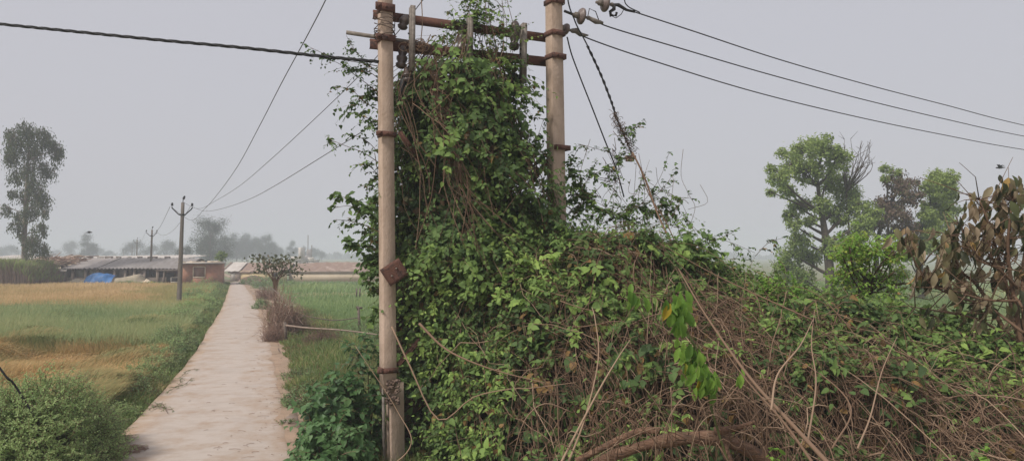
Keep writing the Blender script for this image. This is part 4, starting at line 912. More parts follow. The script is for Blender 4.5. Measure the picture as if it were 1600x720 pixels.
far('round',238,384,340,'broad hazy tree behind the second small pole',1.2)
far('round',210,378,350,'broad hazy tree behind the third small pole',1.5)
for k,(px_,pt,Y,kd,w) in enumerate([(370,368,330,'tall',1.3),(379,372,340,'round',1.0),(386,369,330,'tall',1.5),(396,373,340,'round',1.1),(405,375,350,'round',1.0),(414,372,330,'tall',1.5),(424,370,335,'tall',1.2),(434,385,360,'round',1.0),(457,379,380,'tall',1.4),(474,387,400,'tall',1.5),(491,388,400,'round',1.3),(503,393,420,'round',1.2),(528,394,620,'round',1.4),(545,397,640,'round',1.2),(560,396,560,'round',1.3)]):
    far(kd,px_,pt,Y,['first tree of the hazy row right of the big ragged tree','second tree of the hazy row, rounded','third tree of the hazy row, tall','fourth tree of the hazy row, rounded and wide','fifth tree of the hazy row, at its dip','sixth tree of the hazy row, leaning spire','tallest spire at the right end of the hazy row','low rounded tree where the hazy row ends','pointed hazy tree above the cream village house','pointed hazy tree above the pinkish village house','rounded hazy tree right of the village houses','low hazy tree farther right of the village houses','faint low tree near the vine edge on the horizon','faintest flat tree left of the vines on the horizon','faint tree beside the vine-covered pole on the horizon'][k],w)
for px_,pt,Y,kd,w,lab in [(139,369,300,'tall',1.5,'slim hazy tree below the flying bird'),(111,378,420,'round',1.1,'small rounded hazy tree above the shed, left of the slim one'),(154,388,450,'round',1.6,'low hazy tree right of the slim one'),(170,392,460,'round',1.5,'lowest hazy tree above the middle of the shed roof'),(88,391,520,'round',1.6,'faint low tree just right of the eucalyptus'),(18,384,430,'round',1.6,'hazy tree just left of the eucalyptus trunk'),(3,387,470,'round',1.5,'hazy tree at the extreme left edge'),(62,392,480,'round',1.5,'faint tree seen under the eucalyptus foliage'),
    (1230,404,420,'round',1.8,'hazy tree seen left of the largest field tree trunk'),(1262,399,400,'round',1.7,'hazy tree seen beside the largest field tree trunk'),(1330,398,380,'round',1.8,'hazy tree seen right of the largest field tree trunk'),(1385,396,360,'round',1.8,'hazy tree seen under the withered tree'),(1430,392,350,'round',1.9,'hazy tree seen under the slim green tree'),(1480,390,340,'round',1.9,'hazy tree seen left of the drying tree'),(1530,393,350,'round',1.9,'hazy tree seen behind the drying tree leaves'),(1580,390,340,'round',1.9,'hazy tree at the right edge behind the drying tree')]:
    far(kd,px_,pt,Y,lab,w)
# little palm-like tree at the hut corner
b_=at(345,444,80)
t=thing('young_palm','small dark tufted tree beside the roof of the brick hut','tree',(b_[0],80,GZ)); g=Geo(); g.tube([(b_[0],80,GZ),(b_[0]+.05,80,zz(402,80))],.09,6); g.build('trunk',M_bark,t)
n=160; D=rvec(n)+[0,0,.3]; g=Geo(); leaves(g,np.tile(np.array([b_[0]+.05,80,zz(401,80)]),(n,1))+R.normal(size=(n,3))*.15,D,rvec(n)+[0,0,1],.55,R.random(n)*.6,LANCE); g.build('crown',M_tree,t)
# ================================================================== thicket
HX=[-1.9,-1.4,-1.0,-.5,0,.9,1.6,2.3,3.0,3.6,4.1,4.8,5.5,6.2,7.5,9,12]
HZ=[2.2,2.9,3.45,3.6,3.5,3.12,3.02,2.84,2.66,2.48,2.28,2.12,1.98,1.80,1.55,1.35,1.2]
FX=[-1.9,-1.4,-1,0,1,3,5,9,12]; FY=[11.0,10.7,10.0,8.5,7.7,6.9,6.3,5.6,5.3]
RX=[-1.9,0,3,5,9,12]; RY=[11.0,10.9,10.5,9.8,9.0,8.6]
def S_(x,t):
    x=np.asarray(x,float); t=np.asarray(t,float)
    yf=np.interp(x,FX,FY); yr=np.interp(x,RX,RY); h=np.interp(x,HX,HZ)
    pr=np.where(t<1,np.sin(np.clip(t,0,1)*math.pi/2)**.75,np.cos(np.clip(t-1,0,1)*math.pi/2)**.9)
    Y=yf+(yr-yf)*t
    P=np.stack([x,Y,GZ+(h-GZ)*pr],-1)
    d=.26*noise(P*[1,1,.8],1.3,20)+.17*noise(P,3.3,21)
    return P+np.stack([0*d,-d*.7,d*.7],-1)
def SN(x,t):
    e=.05; a=S_(x+e,t)-S_(x-e,t); b=S_(x,t+e)-S_(x,t-e); n=nrm(np.cross(a,b)); return np.where(n[...,2:3]<-.2,-n,n)
def leafy(P):
    """how leafy the thicket is: green on the left and top, brown bramble low and right"""
    x,z=P[...,0],P[...,2]
    f=.80+.40*noise(P,1.5,22)+.28*noise(P,5,26)
    f-=.95*np.exp(-(((x-1.6)/1.3)**2+((z-1.6)/.75)**2))
    f-=.7*np.exp(-(((x-2.9)/.9)**2+((z-1.2)/.5)**2))
    f-=.70*(1/(1+np.exp(-(x-3.0)*3)))*(1/(1+np.exp((z-1.45)*6)))
    f+=.32*(1/(1+np.exp(-(x-3.2)*3)))*(1/(1+np.exp(-(z-1.6)*6)))
    f-=.12*np.exp(-(((x-1.6)/1.4)**2+((z-2.9)/.3)**2))
    return np.clip(f,.07,1)
t=thing('vine_thicket','huge mound of green vines and brown stems swallowing the pole bases and spreading right','thicket',(1.0,9.5,GZ))
# opaque core of dead vines, coloured dark for the shade between leaves
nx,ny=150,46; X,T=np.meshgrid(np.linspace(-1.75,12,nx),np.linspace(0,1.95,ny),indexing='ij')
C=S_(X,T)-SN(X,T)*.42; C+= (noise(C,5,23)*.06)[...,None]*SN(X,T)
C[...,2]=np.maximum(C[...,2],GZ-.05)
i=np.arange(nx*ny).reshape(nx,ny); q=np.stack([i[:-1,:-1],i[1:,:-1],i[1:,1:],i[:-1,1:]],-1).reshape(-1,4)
Geo().add(C.reshape(-1,3),quads=q).build('dark_vine_core',M_core,t)
gl=Geo(); go=Geo(); gs=Geo()
def sampS(n,xa=-1.7,xb=8.2,ta=.0,tb=1.35):
    x=xa+(xb-xa)*R.random(n)**1.05; tt=ta+(tb-ta)*R.random(n); return x,tt
# old inner leaves
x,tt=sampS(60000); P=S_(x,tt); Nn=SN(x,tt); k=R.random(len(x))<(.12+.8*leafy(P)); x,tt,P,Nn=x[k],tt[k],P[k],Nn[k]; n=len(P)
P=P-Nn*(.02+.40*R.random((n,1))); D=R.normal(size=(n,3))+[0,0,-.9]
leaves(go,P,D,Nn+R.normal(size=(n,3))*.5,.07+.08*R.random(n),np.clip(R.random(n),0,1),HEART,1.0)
# fresh shoots on the outside
xc,tc_=sampS(4100); Pc=S_(xc,tc_); k=R.random(len(xc))<leafy(Pc)**1.1; xc,tc_=xc[k],tc_[k]
m_=5; x=np.repeat(xc,m_)+R.normal(size=len(xc)*m_)*.075; tt=np.repeat(tc_,m_)+R.normal(size=len(xc)*m_)*.035; offc=np.repeat(np.abs(R.normal(size=len(xc)))*.13-.02,m_)
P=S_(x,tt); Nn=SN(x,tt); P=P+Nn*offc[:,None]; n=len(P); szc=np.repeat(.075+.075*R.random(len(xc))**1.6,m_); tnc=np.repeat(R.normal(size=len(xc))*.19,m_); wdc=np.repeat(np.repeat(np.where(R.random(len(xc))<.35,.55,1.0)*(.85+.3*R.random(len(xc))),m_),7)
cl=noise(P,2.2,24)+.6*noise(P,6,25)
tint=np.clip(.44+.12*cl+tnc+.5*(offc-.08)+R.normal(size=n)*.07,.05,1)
D=Nn*.8+R.normal(size=(n,3))*.6+[0,0,.25]
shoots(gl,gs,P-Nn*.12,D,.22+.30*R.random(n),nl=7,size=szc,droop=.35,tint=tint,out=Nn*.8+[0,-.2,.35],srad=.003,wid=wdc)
# small bright leaf clusters (fine compound leaves)
x,tt=sampS(3200); P=S_(x,tt); Nn=SN(x,tt); pat=noise(P,1.8,27); k=(pat>.35)&(R.random(len(x))<leafy(P)+.1); P,Nn=P[k],Nn[k]; n=len(P)
shoots(gl,gs,P,Nn*.6+R.normal(size=(n,3))*.7+[0,0,.4],.30,nl=12,size=.055,droop=.3,tint=np.clip(.78+R.normal(size=n)*.1,0,1),tmpl=OVAL,out=Nn*.7+[0,-.2,.5],srad=.003,wid=1.3)
# upright sprays on the top edge
x,tt=sampS(620,ta=.75,tb=1.15); P=S_(x,tt); n=len(P)
shoots(gl,gs,P,R.normal(size=(n,3))*.45+[.25,0,1.0],.25+.45*R.random(n)**2,nl=8,size=.075,droop=.25,tint=np.clip(.35+R.normal(size=n)*.18,0,1),srad=.004)
# scattered yellow and brown leaves
x,tt=sampS(850); P=S_(x,tt)+SN(x,tt)*.04; k=noise(P,1.9,44)>.0; x,tt,P=x[k],tt[k],P[k]; n=len(P)
leaves(gl,P,R.normal(size=(n,3))*.6+[0,0,-1],SN(x,tt)+R.normal(size=(n,3))*.3,.13+.07*R.random(n),.06+.4*R.random(n),HEART)
x,tt=sampS(2600); P=S_(x,tt)+SN(x,tt)*.06; n=len(P); 
leaves(gl,P,R.normal(size=(n,3))+[0,0,-.6],SN(x,tt)+R.normal(size=(n,3))*.4,.07+.06*R.random(n),R.random(n)*.035,HEART)
# stems
def surf_stems(n,xa,xb,ta,tb,dx,dt,h,rad,tint,wild=.05,K=11,dens=None,off=.0):
    x0=xa+(xb-xa)*R.random(n); t0=ta+(tb-ta)*R.random(n); s=np.linspace(0,1,K)
    if dens is not None:
        k=R.random(n)<dens(S_(x0,t0)); x0,t0=x0[k],t0[k]; n=len(x0)
    ddx=dx[0]+dx[1]*R.normal(size=n); ddt=dt[0]+dt[1]*R.normal(size=n); cur=R.normal(size=n)*.25
    x=x0[:,None]+ddx[:,None]*s+cur[:,None]*s*(1-s); tq=np.clip(t0[:,None]+ddt[:,None]*s+R.normal(size=(n,1))*.2*s*(1-s),.0,1.9)
    P=S_(x,tq); N_=SN(x,tq); hh=h*(R.random(n)[:,None])*np.sin(math.pi*s)[None]*2
    P=P+N_*(hh-.13+off+.12*R.random((n,1)))[...,None]+ np.cumsum(R.normal(size=(n,K,3))*wild,axis=1)*.35
    rr=rad[0]+(rad[1]-rad[0])*R.random(n)**2
    tubes(gs,P,rr[:,None]*(1-.6*s)[None],4,np.clip(tint[0]+(tint[1]-tint[0])*R.random(n)+.1*(rr/rad[1]),0,1))
brown=lambda P: 1.05-leafy(P)
surf_stems(2000,-1.6,8.5,.0,1.25,(.1,.5),(.0,.35),.09,(.003,.0065),(.05,.62),dens=lambda P:.35+.5*brown(P))
surf_stems(5200,-.2,9.5,.0,.95,(.2,.6),(-.05,.25),.13,(.003,.0065),(.1,.75),dens=brown,wild=.08)
surf_stems(260,-1.0,6.0,.1,1.0,(.5,.9),(-.1,.3),.16,(.005,.009),(.4,1.0),off=.08)
# twiggy fuzz low down at the right
surf_stems(6500,3.6,9.5,.0,.75,(.05,.22),(.02,.14),.12,(.0025,.0045),(.1,.8),dens=lambda P:np.clip(brown(P)*1.2,0,1),wild=.08,K=7)
# free arching stems standing off the brown tangle
n=1000; K=12; s=np.linspace(0,1,K); x0=.9+5.6*R.random(n); t0=.02+.55*R.random(n); A0=S_(x0,t0); k=R.random(n)<brown(A0)+.05; A0=A0[k]; x0=x0[k]; t0=t0[k]; n=len(x0)
x1=x0+R.normal(size=n)*.75; t1=np.clip(t0+R.normal(size=n)*.22,.0,1); B0=S_(x1,t1); hgt=.05+.42*R.random(n)**1.6
P=A0[:,None]*(1-s)[None,:,None]+B0[:,None]*s[None,:,None]; P[:,:,2]+=(hgt[:,None]*np.sin(math.pi*s)[None]); P+=(SN(x0,t0)*.10)[:,None]+np.array([0,-.3,0])*(hgt[:,None]*np.sin(math.pi*s)[None])[...,None]
P+=np.cumsum(R.normal(size=P.shape)*.010,axis=1); tubes(gs,P,(.003+.005*R.random(n)**3)[:,None]*(1-.5*s)[None],4,.35+.65*R.random(n))
gl.build('fresh_leaves',M_vine,t); go.build('old_leaves',M_vine_old,t); gs.build('stems',M_stem,t)

# ------------------------------------------------------------------ climbing column between the poles
t=thing('climbing_vine','tall column of leafy vines climbing to the crossbars between the two poles','climbing vine',(-.5,10.4,GZ))
ZS=[3.0,3.5,4.2,4.9,5.5,5.9,6.2,6.5,6.8]
def colx(z,Yc=10.4):
    py=[at(0,0,1)]; return None
def edge(z,tab):   # tab of (py, px) at distance 10.4
    ys=[zz(p,10.4) for p,_ in tab]; xs=[gx(x,10.4) for _,x in tab]; o=np.argsort(ys)
    return np.interp(z,np.array(ys)[o],np.array(xs)[o])
Ltab=[(430,565),(380,580),(300,600),(250,602),(200,598),(150,592),(120,612),(95,650),(60,680),(20,715),(0,720)]
Rtab=[(430,915),(380,905),(330,872),(290,860),(250,848),(220,828),(190,812),(160,800),(130,800),(100,785),(75,775),(50,765),(20,770),(0,775)]
gl=Geo(); go=Geo(); gs=Geo()
def colpts(n,za,zb,deep=0.0,spr=.0):
    z=za+(zb-za)*R.random(n); l=edge(z,Ltab); r=edge(z,Rtab); c=(l+r)/2; w=(r-l)/2
    th=R.random(n)*2*math.pi; q=1-deep*R.random(n)
    dd=.15+.45*np.clip(w,0,1)
    N_=np.stack([np.cos(th),np.sin(th),.1*np.ones(n)],1); P=np.stack([c+w*q*np.cos(th),10.45+dd*q*np.sin(th),z],1)
    P[:,1]+=.48*np.clip((-.75-P[:,0])/.5,0,1)
    return P+ (noise(P,2.2,30)*.30)[:,None]*N_*[.5,1,1], nrm(N_)
zt=zz(5,10.4); z1=zz(100,10.4)
# inner
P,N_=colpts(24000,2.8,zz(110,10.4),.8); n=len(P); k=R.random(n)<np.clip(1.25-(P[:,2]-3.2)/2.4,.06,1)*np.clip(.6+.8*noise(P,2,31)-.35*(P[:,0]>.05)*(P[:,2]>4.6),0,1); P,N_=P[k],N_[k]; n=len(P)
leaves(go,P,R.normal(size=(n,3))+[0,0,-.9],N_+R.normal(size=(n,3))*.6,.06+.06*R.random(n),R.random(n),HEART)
# outer shoots
P,N_=colpts(1250,2.9,zz(100,10.4),.6); n=len(P); k=R.random(n)<np.clip(.74-.36*(P[:,2]-4.5)*(P[:,2]>4.5)+.6*noise(P,2.2,32)-.35*(P[:,0]>.0)*(P[:,2]>4.6),.05,1); P,N_=P[k],N_[k]; nc=len(P)
offc=np.abs(R.normal(size=nc))*.16-.04; P=np.repeat(P+N_*offc[:,None],5,axis=0)+R.normal(size=(nc*5,3))*.08; N_=np.repeat(N_,5,axis=0); n=len(P); szc=np.repeat(.07+.06*R.random(nc)**1.5,5); tnc=np.repeat(R.normal(size=nc)*.15,5)
tint=np.clip(.42+.1*noise(P,2.3,33)+tnc+R.normal(size=n)*.07,.05,1)
shoots(gl,gs,P-N_*.05,N_*.6+R.normal(size=(n,3))*.55+[0,0,-.1],.2+.22*R.random(n),nl=7,size=szc,droop=.5,tint=tint,out=N_*.8+[0,-.3,.3],srad=.003)
# sparse top
P,N_=colpts(130,zz(110,10.4),zz(2,10.4),.9); n=len(P)
shoots(gl,gs,P,R.normal(size=(n,3))*.6+[0,0,.45],.18+.30*R.random(n),nl=8,size=.068,droop=.25,tint=np.clip(.45+R.normal(size=n)*.2,0,1),srad=.003)
for (xa,xb,ya,yb,m) in ((715,790,-30,40,45),(705,735,50,110,22),(750,800,70,120,34),(640,690,120,160,22),(775,812,30,70,20)):
    P=np.array([at(random.uniform(xa,xb),random.uniform(ya,yb),random.uniform(10.2,10.65)) for _ in range(m)])
    shoots(gl,gs,P,R.normal(size=(m,3))*.7+[0,0,.2],.16+.22*R.random(m),nl=8,size=.068,droop=.3,tint=np.clip(.5+R.normal(size=m)*.2,0,1),srad=.003)
# thin long risers that carry the sprays at the very top
for k in range(14):
    a=at(random.uniform(690,800),random.uniform(110,150),10.45); b=at(random.uniform(705,790),random.uniform(-30,20),10.4); m=(a+b)/2+R.normal(size=3)*.15
    gs.tube(spline([a,m,b],10),.004,4,tint=.4)
# vertical stems
n=75; z0=3.0+R.random(n)*2.2; z1_=np.minimum(z0+.8+2.2*R.random(n),zz(70,10.4)); s=np.linspace(0,1,11)
z=z0[:,None]+(z1_-z0)[:,None]*s; l=edge(z,Ltab); r=edge(z,Rtab); u=R.random(n); u2=u+R.normal(size=n)*.25
uu=np.clip(u[:,None]*(1-s)+u2[:,None]*s,.03,.97); th=math.pi*(1+uu)
c=(l+r)/2; w=(r-l)/2; P=np.stack([c+w*np.cos(th),10.45+(.2+.42*w)*np.sin(th),z],-1)+np.cumsum(R.normal(size=(n,11,3))*.02,axis=1)
tubes(gs,P,(.003+.004*R.random(n)**2)[:,None]*np.ones(11),4,.1+.75*R.random(n))
# hanging bundle of dry stems from the lower bar
for k in range(46):
    pts=[at(666+R.normal()*9,90+R.normal()*5,10.15),at(683+R.normal()*9,135,10.0),at(697+R.normal()*7,180,9.92),at(706+R.normal()*7,222,9.85),at(718+R.normal()*12,290,9.7),at(750+R.normal()*30,380+R.normal()*25,9.4)]
    n_=random.randint(4,6); gs.tube(spline(pts[:n_],20),random.uniform(.003,.006),4,tint=random.random()*.7)
for k in range(24):   # coiled knot
    c=at(700+R.normal()*4,188+R.normal()*9,9.9); th=np.linspace(0,7,16)+k; rr=.07+.04*random.random(); gs.tube(np.stack([c[0]+rr*np.cos(th),c[1]+.06*np.sin(th*1.2+k),c[2]+rr*np.sin(th)*.8],1),.0045,4,tint=random.random()*.5)
for k in range(16):   # curly knot on the bar
    c=at(655+R.normal()*12,74+R.normal()*4,10.05); th=np.linspace(0,8,16)+k; rr=.04+.03*random.random(); gs.tube(np.stack([c[0]+rr*np.cos(th),c[1]+.04*np.sin(th*1.2+k),c[2]+rr*np.sin(th)],1),.004,4,tint=.5+random.random()*.4)
gs.tube(spline([at(656,-30,10.1),at(660,30,10.1),at(657,70,10.05)],8),.007,5,tint=.8)
# sprays reaching out left of the left pole: stem paths traced, real shoots along them
def spray(pts,Yd,nsh,L_=.14,size=.07,tint=.35,glx=None,gsx=None,sr=.006,up=.15):
    S=spline([at(x,y,Yd+random.uniform(-.12,.12)) for x,y in pts],24); (gsx or gs).tube(S,np.linspace(sr,sr*.4,len(S)),4,tint=.25)
    k=np.sort(R.integers(1,len(S),nsh)); P=S[k]; T=nrm(np.gradient(S,axis=0))[k]
    shoots(glx or gl,gsx or gs,P,T*.5+R.normal(size=(nsh,3))*.6+[0,0,up],L_*(.6+.9*R.random(nsh)),nl=6,size=size,droop=.45,tint=np.clip(tint+R.normal(size=nsh)*.15,.05,1),srad=.0028)
for pts,m,sz in [([(598,105),(560,98),(520,90),(484,74)],17,.062),([(596,120),(560,85),(541,56)],14,.062),([(598,150),(565,125),(530,100),(508,92)],18,.066),([(597,175),(570,160),(548,140),(520,135)],12,.064),
     ([(596,190),(575,185),(558,178)],9,.066),([(600,130),(575,112),(550,110)],18,.07),([(600,165),(580,150),(560,150)],18,.07),([(600,200),(585,190),(575,200)],14,.07),
     ([(600,260),(570,240),(540,228),(515,218)],12,.066),([(600,250),(575,222),(548,210)],9,.06),([(600,285),(580,262),(560,255)],12,.07),([(598,300),(585,280),(572,290)],14,.075),
     ([(812,262),(835,225),(850,185)],13,.08),([(800,215),(828,190),(846,170)],12,.075),([(795,165),(818,142),(836,135)],9,.07),([(800,190),(815,160),(812,140)],10,.07),([(820,285),(842,250),(856,235)],14,.085),([(780,120),(800,95),(822,92)],9,.065),([(700,90),(712,50),(705,15)],9,.065),([(640,150),(660,120),(682,104)],10,.07),([(600,335),(570,320),(545,310),(520,306)],13,.115),([(600,345),(575,330),(545,322),(522,325)],10,.12),([(600,320),(580,318),(560,330)],9,.1),
     ([(598,365),(570,352),(545,345),(524,343)],11,.075),([(600,375),(580,365),(565,362)],10,.08),([(600,395),(580,388),(560,384),(548,380)],16,.12),([(600,420),(580,410),(568,402)],14,.11),([(600,440),(585,425),(570,430)],12,.11),([(602,480),(590,455),(576,442)],12,.10),([(602,500),(592,480),(580,490)],10,.10)]:
    spray(pts,10.25,m,size=sz,tint=.22 if sz<.1 else .32)
gl.build('fresh_leaves',M_vine,t); go.build('old_leaves',M_vine_old,t); gs.build('stems',M_stem,t)

# ------------------------------------------------------------------ vine on the hanging cables right of the right pole
t=thing('cable_vine','wispy vine sprays reaching into the sky right of the right pole, round the hanging cables','climbing vine',(2.2,10.8,GZ)); gl=Geo(); gs=Geo()
for pts,m,sz,tn in [([(885,320),(900,290),(895,262)],22,.08,.4),([(905,300),(925,275),(950,262)],18,.07,.35),([(885,335),(915,320),(945,330),(980,345)],34,.085,.45),([(890,310),(905,300),(920,310),(950,335)],26,.08,.4),([(960,345),(990,325),(1020,330),(1050,350)],28,.075,.4),([(1000,345),(1030,320),(1055,340)],18,.07,.35),([(882,290),(892,270),(890,250)],12,.07,.35),([(1090,385),(1110,372),(1140,378),(1180,395)],18,.07,.4),([(870,350),(860,330),(868,310)],8,.08,.45),([(958,205),(966,215),(978,232),(975,250)],10,.05,.2),([(968,215),(985,205),(1000,190)],8,.06,.2),([(1000,200),(994,196),(985,210)],6,.07,.25),
    ([(880,300),(905,285),(925,262),(935,250)],9,.055,.25),([(890,330),(930,300),(960,262),(968,245)],16,.07,.35),([(930,345),(955,310),(962,270),(950,240)],16,.06,.3),([(940,350),(975,330),(1000,290),(1015,250)],16,.055,.3),
    ([(960,350),(1000,320),(1030,280),(1045,240)],14,.055,.3),([(1000,330),(1030,300),(1055,270)],12,.06,.3),([(980,350),(1020,330),(1060,310),(1080,310)],9,.06,.3),([(1010,345),(1035,325),(1040,300)],9,.06,.35),
    ([(1000,260),(1020,300),(1060,330),(1100,372)],8,.05,.3),([(895,340),(910,310),(905,270),(895,240)],14,.07,.35),([(890,260),(905,230),(918,228)],6,.05,.2),([(930,330),(990,322),(1020,335)],14,.06,.4),([(905,350),(940,330),(985,345)],16,.07,.4),
    ([(1090,385),(1130,370),(1150,360)],7,.06,.3),([(1180,400),(1200,380),(1222,372)],8,.06,.12),([(955,238),(930,232),(905,225)],4,.045,.2),([(1060,370),(1075,345),(1066,318)],6,.05,.3),([(1076,318),(1068,312),(1062,322)],5,.08,.25)]:
    spray(pts,10.9,m,L_=.18,size=sz*1.1,tint=tn,glx=gl,gsx=gs,sr=.005)
# dry fuzz wound on the cable
for k in range(70):
    u=random.random(); c=at(958+30*u,180+55*u,11.0); th=np.linspace(0,4,9)+k; gs.tube(np.stack([c[0]+(.04+.03*u)*np.cos(th)+.03*R.normal(),c[1]+.04*np.sin(th),c[2]+.06*np.sin(th*.7+k)+.02*R.normal()],1),.0035,3,tint=random.random()*.5)
for k in range(30):
    c=at(962+R.normal()*3,262+R.normal()*14,11.0); gs.tube([c,c+R.normal(size=3)*.05,c+R.normal(size=3)*.09],.005,3,tint=random.random()*.3)
# long bare vine running down from the cable into the mound
gs.tube(spline([at(988,238,10.9),at(1006,275,10.8),at(1030,340,10.6),at(1060,400,10.1),at(1082,450,9.6)],24),.014,6,tint=.7)
gs.tube(spline([at(1000,260,10.85),at(1012,300,10.8),at(1042,350,10.5),at(1072,420,9.9)],24),.008,5,tint=.5)
for k in range(40):
    a=at(random.uniform(890,1080),random.uniform(300,370),10.8); b=a+np.array([R.normal()*.4,R.normal()*.1,random.uniform(.1,.8)]); gs.tube(spline([a,(a+b)/2+R.normal(size=3)*.1,b],8),.0035,3,tint=random.random()*.6)
gl.build('leaves',M_vine,t); gs.build('stems',M_stem,t)

# ------------------------------------------------------------------ dead trunk and long bare branches
t=thing('fallen_log','thick brown dead trunk arching out of the brambles at the bottom of the picture','log',(1.9,7.6,GZ))
g=Geo(); YL=7.35
c=spline([at(880,765,YL),at(935,722,YL),at(985,702,YL),at(1040,688,YL+.05),at(1100,683,YL+.1),at(1140,690,YL+.15),at(1185,712,YL+.2),at(1240,755,YL+.25)],40)
rr=.056+.016*noise(c,5,2); g.tube(c,rr,14); g.build('trunk',M_log,t,smooth=True)
g=Geo(); g.tube(spline([at(1118,674,YL+.1),at(1150,668,YL),at(1180,658,YL-.05)],10),np.linspace(.05,.015,len(spline([at(1118,674,YL+.1),at(1150,668,YL),at(1180,658,YL-.05)],10))),9); g.build('branch',M_log,t,smooth=True); g=Geo()
S=spline([at(1140,680,YL+.15),at(1132,700,YL+.1),at(1150,740,YL)],10); g.tube(S,np.linspace(.055,.035,len(S)),9); g.build('branch',M_log,t,smooth=True); g=Geo()
S=spline([at(1030,672,YL+.1),at(990,676,YL+.2),at(900,720,YL+.25)],12); g.tube(S,.035,8); g.build('branch',M_log,t,smooth=True)
n=0
def branch(pts,Ya,Yb,r,label,tn=.8,twigs=4,m=None):
    m_=len(pts); P=[at(x,y,Ya+(Yb-Ya)*k/(m_-1)) for k,(x,y) in enumerate(pts)]; S=spline(P,26); g=Geo(); g.tube(S,np.linspace(r,r*.35,len(S)),6,tint=tn)
    tag(g.build('bare_branch',M_stem),label,'branch','long bare branches lying over the thicket'); return S
branch([(1300,730),(1240,665),(1180,600),(1135,540),(1095,480),(1060,420)],6.0,9.0,.022,'thickest pale bare branch, slanting from the bottom edge up left across the brown brambles',.72)
branch([(1275,730),(1225,660),(1170,598),(1130,545)],6.05,7.3,.014,'second slanting branch lying close along the thickest one',.6)
branch([(612,510),(640,570),(685,655),(740,620),(800,607),(830,606),(900,597)],9.3,8.3,.012,'thin pale vine dropping across the left pole and looping up in a wide U',.85)
branch([(655,505),(690,540),(725,560),(780,580),(860,600)],8.9,8.4,.016,'straight brown branch slanting down right through the leaves beside the left pole',.75)
branch([(885,730),(915,650),(935,560),(930,500),(925,480)],7.0,7.6,.011,'pale crooked stem rising at the left of the brown tangle',.95)
branch([(870,735),(930,620),(965,560),(985,530)],6.9,7.5,.012,'pale forked stem crossing beside the crooked one in the brown tangle',.98)
branch([(1205,640),(1215,585),(1250,540),(1270,500)],6.6,7.4,.012,'curved pale stem rising right of the thickest slanting branch',.95)
branch([(1262,690),(1275,600),(1268,540),(1272,490)],6.5,7.5,.010,'upright pale stem in the middle of the right brambles',.85)
branch([(1340,700),(1360,650),(1378,580),(1402,525)],6.5,7.5,.010,'lone upright pale stem at the right of the brambles',.9)
branch([(1270,500),(1160,450),(1100,420),(1030,380)],8.0,9.4,.010,'grey-brown stem lying across the leafy crest of the mound',.6)
branch([(1300,700),(1330,640),(1290,590),(1210,545),(1150,525)],6.4,7.6,.009,'thin bowed stem looping through the right brambles',.7)
branch([(560,760),(640,700),(620,640),(555,540)],8.8,9.2,.010,'pale thin stem bowed across the broad-leaved shrub at the foot of the left pole',.9)

t=thing('log_brambles','thin dry stems arching in front of the thick fallen trunk','brambles',(2.0,7.0,GZ)); gs=Geo()
for k in range(75):
    x=random.uniform(880,1230); y=random.uniform(600,700); Yq=random.uniform(6.85,7.2); dx=R.normal()*70; 
    gs.tube(spline([at(x,y,Yq+.1),at(x+dx*.35+R.normal()*8,y-random.uniform(-25,30),Yq),at(x+dx*.8,y+random.uniform(0,45),Yq),at(x+dx,y+random.uniform(50,110),Yq+.1)],14),random.uniform(.0028,.006),4,tint=random.uniform(.25,1))
gs.build('stems',M_stem,t)
# ------------------------------------------------------------------ bright drooping plant in front of the thicket
t=thing('drooping_plant','bright yellow-green plant with big limp hanging leaves in front of the brown tangle','plant',(1.9,7.3,GZ)); gs=Geo(); gl=Geo(); YD=6.95
S=spline([at(1150,760,YD+.2),at(1112,640,YD+.15),at(1098,570,YD),at(1070,510,YD),at(1050,462,YD+.1)],30); gs.tube(S,.012,6,tint=.6)
for (x,y,m,sx,sy) in ((1062,490,40,10,16),(1052,478,12,8,7),(1078,552,12,10,10),(1085,575,34,12,12),(1102,596,36,14,10),(988,466,5,4,8),(1155,590,5,3,6),(1000,475,5,10,6)):
    P=np.array([at(x+R.normal()*sx*.8,y-8+R.normal()*sy,YD+R.normal()*.10) for _ in range(m)])
    D=np.stack([R.normal(size=m)*.28,R.normal(size=m)*.28,-np.ones(m)],1); N_=np.stack([R.normal(size=m)*.7,-np.ones(m),R.normal(size=m)*.2+.2],1)
    leaves(gl,P,D,N_,.09+.09*R.random(m),np.clip(.55+R.normal(size=m)*.24,0,1),BIG,.7)
    for p in P[::3]: gs.tube([S[np.argmin(np.linalg.norm(S-p,axis=1))],p],.004,4,tint=.8)
gl.build('leaves',M_big,t); gs.build('stem',M_gstem,t)

